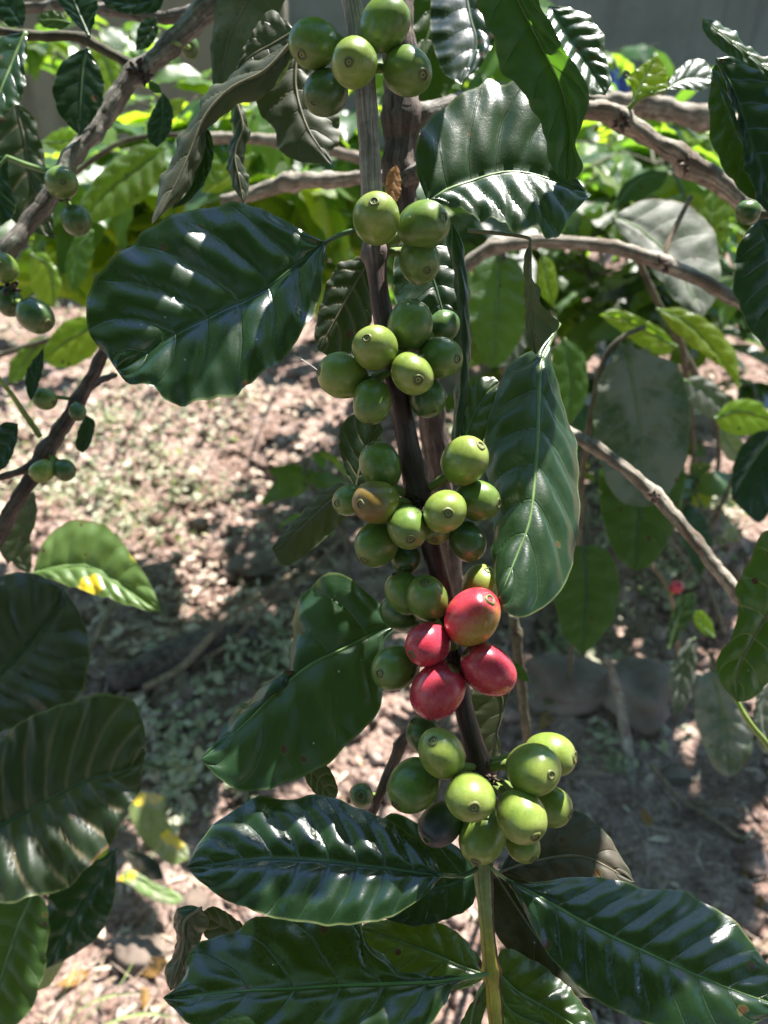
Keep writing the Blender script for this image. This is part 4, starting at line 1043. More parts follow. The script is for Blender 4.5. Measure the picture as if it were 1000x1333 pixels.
for b in ((80, 238, 21, .388, (82, 237), 'b_green', (85, 232)), (100, 287, 19, .392, (104, 296), 'b_dark', (84, 258)), (5, 348, 18, .38, (0, 345), 'b_green', (8, 370)), (12, 392, 18, .39, None, 'b_dark', (10, 375)), (46, 411, 22, .375, (62, 422), 'b_dark', (15, 380)), (247, 62, 13, .45, None, 'b_dark', (225, 55))):
    berry(C, b[0], b[1], b[2], b[3], b[4], b[5], P(b[6][0], b[6][1], .398))

D = empty('dark_branch', P(160, 430, .37), 'dark slanting branch with small berries left of the sunlit path', 'branch')
px_stem('stem', D, [(170, 400, .40, 8), (135, 462, .40, 8), (104, 515, .40, 9), (75, 565, .40, 10), (35, 630, .40, 10), (0, 695, .40, 10), (-40, 770, .40, 10)], 'bark_dark', 12, 80, .16, [(100, 520), (60, 590)], 14, .3, 9)
px_stem('twig', D, [(102, 515, .40, 5), (125, 498, .41, 4.5), (150, 488, .43, 4)], 'bark_dark', 8, 20, .2, [], 15)
px_stem('twig', D, [(60, 590, .40, 5), (30, 612, .39, 5), (-10, 625, .38, 4)], 'bark_dark', 8, 20, .2, [], 16)
px_stem('shoot', D, [(-20, 470, .37, 2.5), (0, 494, .375, 3), (25, 528, .385, 3.5), (52, 568, .395, 4)], M['pedicel'], 8, 30, .05, [], 17)
px_leaf(D, 'deep', [(40, 522), (44, 495), (57, 452)], [(34, 505), (36, 480)], [(48, 508), (56, 480)], .385, nv=5, bulge=.5)
px_leaf(D, 'deep', [(24, 552), (10, 580), (-15, 620)], [(5, 550), (-15, 575)], [(22, 575), (10, 605)], .38, nv=5, bulge=.7)
px_leaf(D, 'deep', [(112, 540), (118, 560), (108, 590)], [(104, 555), (98, 580)], [(124, 550), (118, 578)], .42, nv=4, bulge=.4)
px_leaf(D, 'olive', [(45, 640), (35, 680), (10, 735)], [(20, 650), (-5, 700)], [(48, 670), (35, 710)], .46, nv=5, bulge=.7)
for b in ((58, 519, 14, .392, (70, 524), 'b_green', (98, 520)), (101, 536, 11, .392, None, 'b_dark', (98, 520)), (55, 613, 15, .388, (44, 620), 'b_light', (62, 590)), (84, 612, 14, .392, (88, 620), 'b_dark', (62, 590))):
    berry(D, b[0], b[1], b[2], b[3], b[4], b[5], P(b[6][0], b[6][1], .40))

# lower left plant
E = empty('coffee_plant', G(-120, 1250), 'dark leafy coffee plant filling the lower left corner', 'coffee plant')
px_stem('stem', E, [(-140, 1180, 1.05, 9), (-130, 1120, .8, 11), (-110, 1080, .60, 11), (-90, 1040, .50, 10), (-80, 950, .45, 9), (-95, 850, .43, 8)], 'bark_dark', 10, 60, .15, [], 18)
px_leaf(E, 'dull', [(-80, 950), (-40, 908), (0, 879), (42, 831), (70, 795), (82, 766)], [(-90, 850), (-50, 790), (-5, 752), (28, 744), (58, 752)], [(-60, 1000), (0, 955), (48, 940), (95, 915), (119, 865), (112, 822), (100, 790)],
        .42, gx=.02, gy=-.12, fold=-3, nv=8, bulge=2.8, wave=1.4, rib='midrib_dark', ribw=.9, label='dull grey leaf with dark veins')
px_leaf(E, 'veined', [(-70, 1105), (0, 1074), (60, 1044), (112, 1017), (165, 1002), (191, 980)], [(-50, 1020), (-5, 965), (20, 946), (52, 928), (100, 910), (142, 905), (172, 912), (188, 940)], [(-60, 1165), (0, 1175), (58, 1165), (108, 1138), (140, 1100), (165, 1065), (180, 1030)],
        .37, gx=.02, gy=-.13, fold=-3, nv=10, bulge=2.6, wave=2.0, rib='midrib_dark', ribw=1.0, N=60, K=12, jag=2, label='near black leaf with pale stripes along its veins')
px_leaf(E, 'olive', [(-30, 1075), (10, 1040), (50, 1000)], [(-40, 1010), (0, 985), (35, 980)], [(-10, 1085), (40, 1060), (60, 1020)], .385, nv=6, bulge=1.0)
px_leaf(E, 'backlit', [(45, 1160), (20, 1215), (0, 1275), (-30, 1360)], [(-20, 1170), (-50, 1230), (-70, 1300)], [(62, 1178), (64, 1225), (54, 1280), (28, 1330)], .44, gy=-.1, nv=8, bulge=1.3, rib='midrib', ribw=.8, label='lighter green leaf in the bottom corner')
px_leaf(E, 'deep', [(152, 1105), (128, 1150), (98, 1195), (58, 1262)], [(100, 1118), (70, 1150), (58, 1195), (55, 1235)], [(152, 1145), (146, 1180), (128, 1218), (90, 1246)], .48, gy=-.1, nv=7, bulge=1.2, rib='midrib_dark', ribw=.8)
px_leaf(E, 'yellowing', [(84, 1238), (68, 1258), (40, 1290)], [(62, 1238), (45, 1262)], [(82, 1255), (62, 1285)], .50, nv=4, bulge=.6)
px_leaf(E, 'young', [(118, 1118), (132, 1108), (142, 1098)], [(120, 1106), (132, 1098)], [(130, 1118), (140, 1110)], .47, nv=4, bulge=.3)

Fp = empty('coffee_seedling', G(60, 830), 'low seedling whose sunlit leaf has yellow rust spots', 'seedling')
px_stem('stem', Fp, [(62, 830, gdepth(830), 4), (55, 800, .95, 4), (42, 770, .62, 4), (40, 748, .52, 4)], 'bark_olive', 8, 30, .1, [], 19)
px_leaf(Fp, 'spotted', [(42, 747), (78, 738), (115, 737), (150, 757), (182, 777), (210, 797)], [(58, 705), (84, 681), (112, 677), (136, 684), (160, 707), (185, 742), (204, 776)], [(60, 752), (98, 766), (132, 776), (165, 787), (192, 795)],
        .52, gx=-.05, gy=-.22, fold=-4, nv=8, bulge=1.5, wave=.7, rib='midrib', ribw=.8, N=56, K=11, label='leaf with yellow rust spots')
px_leaf(Fp, 'olive', [(40, 748), (25, 720), (15, 680)], [(18, 735), (5, 700)], [(42, 725), (35, 690)], .55, nv=6, bulge=.9)

# ==================================================================== RIGHT BRANCHES
H = empty('knobbly_branch', P(735, 135, .44), 'knobbly grey brown branch with a bright green shoot at the upper right', 'branch')
px_stem('stem', H, [(700, 130, .43, 12), (765, 143, .44, 12), (800, 152, .445, 13), (835, 175, .45, 11.5), (870, 195, .455, 12), (905, 218, .46, 14), (950, 248, .465, 12), (1010, 290, .47, 11), (1050, 318, .475, 10)], 'bark_pale', 14, 90, .2, [(808, 155), (892, 212)], 21, .25, 10)
px_stem('shoot', H, [(812, 152, .443, 4), (822, 138, .44, 3.5), (836, 126, .438, 3), (868, 118, .436, 2.5)], M['pedicel'], 8, 24, .05, [], 22)
node_scales(H, 808, 160, .44, 14, 8); node_scales(H, 893, 214, .452, 13, 9)
px_leaf(H, 'young', [(824, 134), (836, 108), (855, 72)], [(822, 112), (817, 100), (836, 84)], [(842, 124), (868, 118), (866, 88)], .436, nv=5, bulge=.7, rib='midrib', ribw=.5, label='bright lime green young leaf')
px_leaf(H, 'gloss', [(868, 117), (895, 103), (930, 104)], [(880, 92), (905, 77), (924, 86)], [(888, 117), (915, 118)], .434, gy=-.15, nv=5, bulge=.9, rib='midrib', ribw=.5)
px_leaf(H, 'deep', [(826, 106), (818, 98), (811, 94)], [(820, 94), (815, 91)], [(820, 104), (812, 101)], .44, nv=3, bulge=.2)

H2 = empty('pale_branch', P(770, 130, .75), 'pale sunlit branch lying level behind the knobbly branch', 'branch', 'pale branches in the background')
px_stem('stem', H2, [(690, 125, .74, 11), (770, 132, .74, 12), (830, 134, .75, 13), (880, 145, .75, 15), (930, 160, .76, 13), (990, 172, .77, 11)], 'bark_pale', 12, 60, .22, [(845, 135), (915, 150)], 23)
A2 = empty('arched_branch', P(600, 350, .56), 'pale arched branch curving down to the right edge', 'branch', 'pale branches in the background')
px_stem('stem', A2, [(560, 372, .57, 8), (606, 346, .565, 8.5), (645, 324, .56, 9), (700, 314, .555, 9), (755, 315, .55, 9), (812, 326, .545, 9), (865, 344, .54, 10), (915, 365, .535, 9), (965, 395, .53, 9), (1030, 440, .53, 8)], 'bark_pale', 12, 110, .14, [(862, 343), (645, 322)], 24, .25, 9)
px_stem('twig', A2, [(862, 343, .54, 4), (872, 312, .545, 3.5), (886, 282, .55, 3.2), (900, 255, .555, 3)], 'twig', 8, 24, .1, [], 25)
node_scales(A2, 862, 345, .535, 12, 10)
G2 = empty('slanting_branch', P(740, 560, .45), 'straight pale branch slanting down right past the dusty hanging leaf', 'branch', 'pale branches in the background')
px_stem('stem', G2, [(715, 548, .46, 8), (752, 570, .455, 8), (795, 595, .45, 8), (848, 640, .445, 8.5), (900, 700, .44, 9), (950, 762, .435, 9), (1010, 835, .43, 8)], 'bark_pale', 12, 90, .14, [(852, 642), (778, 582)], 26, .3, 9)
node_scales(G2, 852, 645, .44, 11, 11)
L2 = empty('pale_branch', P(330, 250, .6), 'sunlit level branch seen left of the trunk above the large round leaf', 'branch', 'pale branches in the background')
px_stem('stem', L2, [(290, 262, .62, 9), (340, 250, .61, 10), (380, 238, .60, 11), (430, 235, .59, 10), (480, 232, .58, 9), (530, 236, .57, 9)], 'bark_pale', 12, 60, .2, [(385, 238)], 27)
L3 = empty('pale_branch', P(300, 180, .8), 'thin level branch crossing the bright leaves left of the trunk', 'branch', 'pale branches in the background')
px_stem('stem', L3, [(240, 178, .82, 6), (320, 180, .81, 7), (400, 190, .80, 7), (470, 205, .79, 7)], 'bark_pale', 10, 40, .2, [(360, 182)], 28)
S1 = empty('green_stalk', P(690, 1000, .7), 'thin grey green upright stalk behind the red berries', 'stalk')
px_stem('stem', S1, [(668, 800, .50, 6), (674, 850, .51, 7), (680, 900, .53, 6), (686, 960, .58, 6), (690, 1010, .8, 5), (692, 1030, gdepth(1030), 4)], 'bark_olive', 10, 50, .1, [(672, 825)], 29)
node_scales(S1, 672, 822, .50, 8, 12)

# leaves entering at the right edge
R1 = empty('edge_branch', P(1040, 180, .36), 'dark leaves reaching in from the right edge above the arched branch', 'branch')
px_stem('stem', R1, [(1120, 60, .36, 8), (1060, 180, .37, 9), (1030, 260, .37, 9), (985, 280, .37, 7), (965, 285, .372, 5)], 'bark_olive', 10, 50, .12, [(985, 278)], 31)
px_leaf(R1, 'mid', [(928, 90), (950, 140), (975, 200), (1010, 275)], [(924, 115), (923, 155), (930, 195), (955, 238), (985, 262)], [(935, 80), (945, 105), (958, 150), (985, 215)], .335, gx=-.03, gy=-.02, nv=7, bulge=1.0, wave=.6, rib='midrib_dark', ribw=.5)
px_leaf(R1, 'deep', [(933, 76), (960, 130), (985, 200), (1020, 290)], [(942, 100), (958, 150), (970, 215), (990, 265)], [(960, 76), (1000, 105), (1030, 160), (1040, 230)], .325, gx=.03, nv=7, bulge=1.0, wave=.8, rib='midrib_dark', ribw=.6, label='dark leaf overlapping the grey one')
px_leaf(R1, 'gloss', [(914, 24), (945, 48), (985, 78), (1030, 110)], [(932, 28), (955, 42), (975, 62), (1010, 82)], [(916, 42), (935, 62), (948, 72), (985, 98)], .35, gy=-.1, fold=3, nv=6, bulge=.9, rib='midrib', ribw=.5)
px_leaf(R1, 'deep', [(990, 285), (1008, 340), (1015, 400), (1030, 470)], [(968, 305), (956, 345), (957, 385), (975, 430), (1005, 460)], [(1020, 290), (1050, 350), (1055, 420)], .35, gx=.04, nv=7, bulge=1.2, wave=.6, rib='midrib_dark', ribw=.7, label='blue green leaf cut by the right edge')
berry(R1, 974, 276, 15, .365, None, 'b_dark', P(990, 275, .37))
R3 = empty('edge_leaf_shoot', P(1040, 960, .38), 'green leaf with yellow veins hanging in at the right edge', 'leafy shoot')
px_stem('stem', R3, [(955, 905, .40, 3), (975, 940, .40, 4), (1010, 985, .41, 5), (1060, 1060, .43, 6)], M['pedicel'], 8, 30, .06, [], 33)
px_leaf(R3, 'goldvein', [(1045, 730), (1015, 780), (985, 825), (962, 872), (960, 914)], [(1020, 690), (988, 698), (976, 730), (956, 765), (964, 792), (952, 828), (934, 862), (940, 890)], [(1070, 780), (1050, 840), (1010, 880), (980, 908)], .345, gx=.03, nv=7, bulge=1.5, wave=.8, rib='midrib_tan', ribw=.7, jag=1.8)
px_leaf(R3, 'dusty', [(1000, 890), (992, 930), (1005, 985)], [(985, 905), (982, 945), (990, 975)], [(1020, 905), (1030, 950)], .5, nv=5, bulge=.8)

def leafy(name, loc, label, cat, stem, leaves, stem_mat='bark_olive', seed=0):
    r = empty(name, loc, label, cat)
    px_stem('stem', r, stem, stem_mat, 8, 40, .1, [], seed)
    for a in leaves:
        px_leaf(r, *a[:5], **dict(dict(N=30, K=6, nv=7, bulge=1.1, rib='midrib', ribw=.6), **a[5]))
    return r
leafy('hanging_leaf_shoot', G(815, 900), 'shoot with three big drooping leaves under the arched branch', 'leafy shoot',
      [(742, 900, 1.5, 3), (748, 760, .9, 4), (760, 600, .66, 4.5), (782, 480, .61, 4), (806, 442, .60, 3.5), (840, 425, .60, 3)],
      [('dusty', [(806, 445), (818, 472), (832, 540), (838, 600), (832, 660)], [(795, 468), (778, 505), (772, 550), (782, 610), (805, 650)], [(850, 462), (880, 475), (895, 515), (897, 570), (882, 625), (855, 655)], .60, dict(rib='midrib', label='large dusty heart shaped leaf')),
       ('backlit', [(838, 590), (834, 660), (826, 744)], [(785, 605), (782, 660), (800, 720)], [(888, 600), (886, 660), (856, 728)], .64, dict(rib='midrib_dark')),
       ('backlit', [(758, 710), (764, 770), (757, 852)], [(735, 716), (721, 765), (732, 822)], [(788, 714), (806, 750), (798, 805), (775, 838)], .58, dict(rib='midrib_dark', label='shaded leaf with a pointed tip'))], seed=41)
leafy('dusty_leaf_shoot', G(930, 640), 'shoot with a grey dusty leaf crossed by the arched branch', 'leafy shoot',
      [(935, 640, gdepth(640), 3), (930, 540, 1.2, 4), (860, 400, .85, 4), (805, 285, .74, 4)],
      [('dusty', [(798, 282), (835, 300), (878, 340), (915, 412)], [(835, 262), (880, 262), (920, 285), (936, 330), (936, 380)], [(805, 300), (835, 335), (862, 370), (890, 400)], .72, dict(gy=-.2)),
       ('backlit', [(800, 270), (830, 235), (870, 225)], [(812, 240), (845, 222)], [(825, 262), (860, 245)], .76, dict()),
       ('bush_a', [(940, 330), (925, 290), (935, 240)], [(915, 310), (912, 270)], [(950, 300), (950, 260)], .74, dict())], seed=42)
leafy('lime_leaf_shoot', G(900, 620), 'shoot with glowing yellow green leaves above the dusty hanging leaf', 'leafy shoot',
      [(905, 620, gdepth(620), 3), (900, 560, 1.4, 4), (890, 460, .92, 4), (870, 408, .84, 3.5)],
      [('young', [(882, 452), (845, 432), (812, 415), (780, 410)], [(860, 428), (830, 412), (800, 402)], [(865, 462), (835, 452), (805, 430)], .82, dict(label='glowing lobed yellow green leaf')),
       ('bush_c', [(855, 402), (890, 418), (925, 450), (963, 508)], [(890, 402), (925, 420), (958, 460)], [(868, 420), (895, 448), (930, 472), (958, 495)], .82, dict(gy=-.1)),
       ('dusty', [(890, 495), (920, 510), (955, 548)], [(915, 490), (945, 515)], [(895, 520), (925, 545)], .9, dict()),
       ('young', [(930, 545), (965, 535), (1010, 548)], [(950, 522), (985, 522)], [(945, 562), (985, 566)], .85, dict()),
       ('yellowing', [(938, 560), (950, 580), (968, 600)], [(955, 562), (970, 580)], [(938, 580), (950, 600)], 1.0, dict()),
       ('deep', [(1010, 560), (980, 600), (952, 650)], [(980, 565), (955, 600)], [(1015, 620), (990, 680)], .7, dict())], seed=43)
leafy('pale_leaf_shoot', G(650, 620), 'shoot with a wide leaf white with sun at its top behind the folded glossy leaf', 'leafy shoot',
      [(655, 640, gdepth(640), 3), (650, 560, 1.3, 4), (660, 420, .80, 4), (655, 330, .70, 3)],
      [('bush_b', [(648, 330), (648, 380), (645, 430), (640, 480)], [(622, 340), (610, 380), (614, 430), (625, 465)], [(678, 345), (690, 390), (682, 430), (660, 468)], .70, dict(label='wide leaf bleached by sun at its top', gy=-.1)),
       ('dusty', [(690, 412), (668, 440), (648, 480)], [(672, 415), (650, 440)], [(690, 440), (670, 475)], .74, dict()),
       ('young', [(706, 330), (712, 365), (720, 400)], [(700, 345), (702, 380)], [(722, 345), (726, 380)], .8, dict()),
       ('bush_b', [(735, 440), (745, 500), (735, 560)], [(720, 460), (715, 520)], [(760, 460), (762, 520)], .8, dict())], seed=44)
leafy('dusty_leaf_plant', G(960, 1000), 'low plant with grey dusty leaves on the shaded soil at the right', 'plant',
      [(952, 1010, gdepth(1010), 3), (950, 940, 1.0, 4), (935, 885, .82, 4), (925, 850, .80, 3)],
      [('dusty', [(925, 872), (938, 915), (944, 960), (950, 1012)], [(908, 885), (904, 925), (918, 975), (932, 1002)], [(948, 880), (968, 915), (982, 955), (972, 995)], .80, dict(label='grey ribbed dusty leaf', bulge=2.0)),
       ('dusty', [(905, 830), (890, 865), (878, 935)], [(890, 838), (872, 880)], [(908, 855), (898, 910)], .86, dict(bulge=1.8)),
       ('dusty', [(940, 860), (965, 850), (990, 865)], [(955, 838), (980, 845)], [(950, 872), (975, 878)], .84, dict()),
       ('mid', [(870, 845), (885, 800), (905, 770)], [(868, 820), (885, 780)], [(885, 830), (905, 795)], .9, dict()),
       ('young', [(930, 830), (915, 815), (905, 795)], [(915, 825), (903, 808)], [(928, 812), (915, 796)], .86, dict())], seed=45)
leafy('leafy_bough', G(-150, 420), 'bough of broad bright leaves reaching in behind the thick grey branch', 'bough',
      [(-260, 330, 1.1, 5), (-80, 300, .95, 5), (60, 250, .85, 4), (160, 185, .80, 3.5), (260, 175, .78, 3)],
      [('bush_a', [(215, 192), (175, 222), (138, 250), (104, 292)], [(180, 190), (135, 220), (108, 260)], [(212, 225), (185, 262), (140, 285)], .78, dict(gy=-.1, bulge=2.4, label='broad ribbed leaf')),
       ('young', [(130, 60), (142, 90), (155, 130)], [(112, 70), (118, 110), (140, 130)], [(145, 68), (160, 95), (162, 120)], .84, dict()),
       ('bush_a', [(248, 188), (268, 215), (285, 240)], [(250, 205), (268, 238)], [(268, 190), (290, 215)], .76, dict()),
       ('young', [(55, 185), (80, 185), (108, 178)], [(70, 172), (92, 168)], [(75, 196), (98, 192)], .84, dict()),
       ('bush_c', [(190, 160), (215, 150), (242, 128)], [(198, 148), (222, 130)], [(208, 165), (232, 150)], .84, dict()),
       ('bush_c', [(330, 200), (300, 225), (262, 250)], [(305, 205), (275, 230)], [(318, 228), (288, 250)], .86, dict())], seed=47)
leafy('leafy_bough', G(-120, 640), 'low bough with one large glowing leaf under the round dark leaf', 'bough',
      [(-200, 500, 1.0, 4), (-60, 480, .9, 4), (40, 450, .82, 3.5), (140, 418, .80, 3)],
      [('young', [(142, 418), (115, 428), (85, 445), (55, 468)], [(118, 412), (85, 418), (62, 445)], [(138, 440), (115, 468), (80, 480)], .80, dict(bulge=1.6)),
       ('bush_a', [(60, 440), (40, 460), (10, 500)], [(42, 442), (15, 470)], [(58, 462), (35, 490)], .82, dict()),
       ('bush_c', [(40, 330), (65, 350), (70, 400)], [(38, 355), (50, 390)], [(62, 332), (80, 370)], .86, dict()),
       ('bush_b', [(120, 300), (100, 330), (95, 380)], [(100, 305), (85, 345)], [(122, 325), (112, 360)], .88, dict())], seed=48)
# thin twig with the one far red berry
RB = empty('thin_twig', G(870, 830), 'thin twig with a single red berry in front of the brown mound', 'twig')
px_stem('stem', RB, [(885, 900, gdepth(900), 2.5), (880, 820, 1.2, 3), (872, 770, 1.0, 2.5), (845, 730, .98, 2.5)], 'twig', 8, 30, .1, [], 46)
berry(RB, 881, 764, 8, .99, None, 'b_red', P(874, 775, 1.0))

# fallen and low leaves at the lower left
def loose_leaf(mat, mid, l, r, d, label, name='fallen_leaf', **kw):
    o = px_leaf(None, mat, mid, l, r, d, N=30, K=6, nv=6, bulge=.9, name=name, **kw)
    return tag(o, label, 'leaf', 'fallen leaves')
loose_leaf('yellowing', [(182, 1030), (196, 1060), (215, 1090), (246, 1118)], [(166, 1045), (172, 1072), (192, 1100), (222, 1126)], [(212, 1036), (216, 1062), (232, 1090), (244, 1102)], 1.12, 'pale fallen leaf blotched yellow lying left of the blue glossy leaf', gy=-.6)
loose_leaf('yellowing', [(152, 1145), (180, 1145), (210, 1165), (240, 1172)], [(170, 1132), (200, 1148), (228, 1160)], [(168, 1152), (195, 1170), (222, 1178)], 1.08, 'narrow yellow green fallen leaf below the blotched one', gy=-.6)
loose_leaf('brown', [(160, 1108), (190, 1120), (215, 1145)], [(175, 1106), (205, 1122)], [(170, 1125), (195, 1145)], 1.1, 'small dark brown fallen leaf beside the blotched one', gy=-.6)

# grass blades at bottom left
M['grass'] = plain_mat('grass_blade', (0.20, 0.27, 0.08), (0.32, 0.38, 0.16), 60, 0.5)
gr = empty('grass_tuft', G(100, 1320), 'few pale grass blades on the soil in the bottom left corner', 'grass')
for (a, b, c_) in (((90, 1335), (110, 1290), (135, 1255)), ((70, 1340), (130, 1300), (200, 1290)), ((95, 1338), (150, 1290), (175, 1250)), ((60, 1330), (90, 1280), (100, 1250)), ((110, 1345), (180, 1320), (240, 1325))):
    q = catmull([(*a, 0.0, 1.0), (*b, .05, 1.0), (*c_, .03, .2)], 10)
    W = np.array([G(k[0], k[1], k[2]+0.02) for k in q]); wd = q[:, 3]*0.004
    nrm = np.array((0.5, 0.5, 0.3)); L_ = W-nrm*wd[:, None]; R_ = W+nrm*wd[:, None]
    V = np.vstack([L_, W+np.array((0, 0, -.0015)), R_]); n = len(W)
    F = [(i, i+1, n+i+1, n+i) for i in range(n-1)] + [(n+i, n+i+1, 2*n+i+1, 2*n+i) for i in range(n-1)]
    mesh_obj('blade', V, F, M['grass'], gr, W[0])

# spider thread
W = catmull(P(np.array([382, 400, 419]), np.array([462, 472, 486]), np.array([.262, .262, .258])), 12)
V, F, U = tube_geo(W, np.full(12, 0.00010), 5)
tag(quads_obj('spider_thread', V, F, M['thread'], None, W[0], U), 'single spider thread from the round dark leaf to the nearest green berry', 'spider thread')

# blue cloth scrap by the wall
M['blue'] = plain_mat('blue_cloth', (0.10, 0.17, 0.42), (0.16, 0.25, 0.52), 20, 0.7)
g = Geo()
nx, nz = 10, 14
X, Z = np.meshgrid(np.linspace(0, 1, nx), np.linspace(0, 1, nz))
pc = P(806, 112, 4.4)
V = np.stack([pc[0]-.07+.15*X*(1-.3*Z), pc[1]+.03*np.sin(X*9+Z*2)+.02*Z, pc[2]-.12+.22*Z*(1-.2*X)], -1).reshape(-1, 3)
I = np.arange(nx*nz).reshape(nz, nx)
F = np.stack([I[:-1, :-1], I[:-1, 1:], I[1:, 1:], I[1:, :-1]], -1).reshape(-1, 4)
tag(mesh_obj('blue_cloth', V, F, M['blue'], None, (pc[0], pc[1], 0)), 'scrap of blue cloth glimpsed beside the ribbed leaf hanging by the concrete wall', 'cloth')

# ==================================================================== BACKGROUND SHRUBS
def gen_leaf_mesh(seed, mat):
    r = np.random.default_rng(seed)
    N_, K_ = 11, 3
    t = np.linspace(0, 1, N_); s = np.linspace(-1, 1, 2*K_+1)
    S, T_ = np.meshgrid(s, t)
    w = 0.24*np.sin(np.pi*T_**0.85)**0.8*(1-0.35*T_**3)*r.uniform(.85, 1.15)
    y = T_*1.0 + 0.06*np.abs(S)*np.sin(np.pi*T_)
    droop = r.uniform(.15, .5); x = S*w*(1-.15*droop)
    z = -droop*T_**2*0.8 + r.uniform(-.25, .35)*np.abs(S)*w + 0.02*np.sin(T_*18+S*2+seed)*np.abs(S) + .012*quilt(T_, S, 7)
    x = x + r.uniform(-.12, .12)*T_**2
    V = np.stack([x, y*(1-.25*droop), z], -1).reshape(-1, 3)
    I = np.arange(N_*(2*K_+1)).reshape(N_, 2*K_+1)
    F = np.stack([I[:-1, :-1], I[:-1, 1:], I[1:, 1:], I[1:, :-1]], -1).reshape(-1, 4)
    UV = np.stack([T_*7/8, S*.5+.5], -1).reshape(-1, 2)
    return mesh_from('leaf', V, F, M[mat], UV)
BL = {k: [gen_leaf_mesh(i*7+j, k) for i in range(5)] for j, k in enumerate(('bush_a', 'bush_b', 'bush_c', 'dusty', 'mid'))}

def shrub(name, x, y, d, r, n, mats, leaf, label, cat='shrub', group=None, squash=0.8, seed=0, root_px=None):
    rr = random.Random(seed)
    c = P(x, y, d)
    gx_, gy_ = c[0]+rr.uniform(-.1, .1), c[1]+rr.uniform(0, .15)
    base = np.array((gx_, gy_, float(hterrain(gx_, gy_))))
    root = empty(name, base, label, cat, group)
    top = c + np.array((0, 0, r*squash*.5))
    if y < 480:      # long arching stem that starts at the foot of the wall
        gy_ = max(c[1]+.9, 2.9)+rr.uniform(0, .4); gx_ = c[0]*1.35+rr.uniform(-.25, .25)
        base = np.array((gx_, gy_, float(hterrain(gx_, gy_)))); root.location = base; ORIG[root.name] = base
        W = catmull([base, base*.72+c*.28+np.array((0, 0, .12)), base*.35+c*.65+np.array((0, 0, .16)), c], 16)
    else:
        W = catmull([base, (base*.5+c*.5)+np.array((rr.uniform(-.04, .04), 0, 0)), c, top], 16)
    V, F, U = tube_geo(W, np.linspace(.0032, .0018, 16) if y < 480 else np.linspace(.006, .003, 16), 7, .15, seed); quads_obj('stem', V, F, M['bark_olive'], root, base, U)
    nb = max(5, n//8); k = 0
    for b in range(nb):
        t = rr.uniform(.78, 1.0) if y < 480 else rr.uniform(.35, 1.0); p0 = W[int(t*15)]
        a = rr.uniform(0, 6.28); el = rr.uniform(-.2, .7)
        dirv = np.array((math.cos(a)*math.cos(el), math.sin(a)*math.cos(el), math.sin(el)*squash))
        L = r*rr.uniform(.55, 1.05)
        p2 = c*.35 + p0*.65 + dirv*L
        B_ = catmull([p0, p0+dirv*L*.5+np.array((0, 0, .02)), p2], 10)
        V, F, U = tube_geo(B_, np.linspace(.0035, .0015, 10), 6, .1, b); quads_obj('branch', V, F, M['bark_olive'], root, p0, U)
        per = n//nb
        for q in range(per):
            tt = 0.3+0.7*(q//2+1)/(per/2+.5); tt = min(1, tt); p = B_[int(tt*9)]
            tg = B_[-1]-B_[0]; tg /= np.linalg.norm(tg)
            side = np.cross(tg, (0, 0, 1.0)); side /= np.linalg.norm(side)+1e-9
            out = tg*.55 + side*(1 if q % 2 else -1)*rr.uniform(.6, 1.0) + np.array((rr.gauss(0, .25), rr.gauss(0, .25), rr.uniform(-.7, .15)))
            out /= np.linalg.norm(out)
            m = rr.choice(mats)
            o = bpy.data.objects.new('leaf', rr.choice(BL[m])); link(o, root, p)
            upv = np.array((rr.gauss(0, .35), rr.gauss(0, .35), 1.0))
            zz = upv-out*upv.dot(out); zz /= np.linalg.norm(zz); xx = np.cross(out, zz)
            R_ = Matrix((xx, out, zz)).transposed()
            o.rotation_mode = 'QUATERNION'; o.rotation_quaternion = R_.to_quaternion()
            s_ = leaf*rr.uniform(.6, 1.2); o.scale = (s_, s_, s_)
    return root
GB = 'leafy shrubs behind the branch'
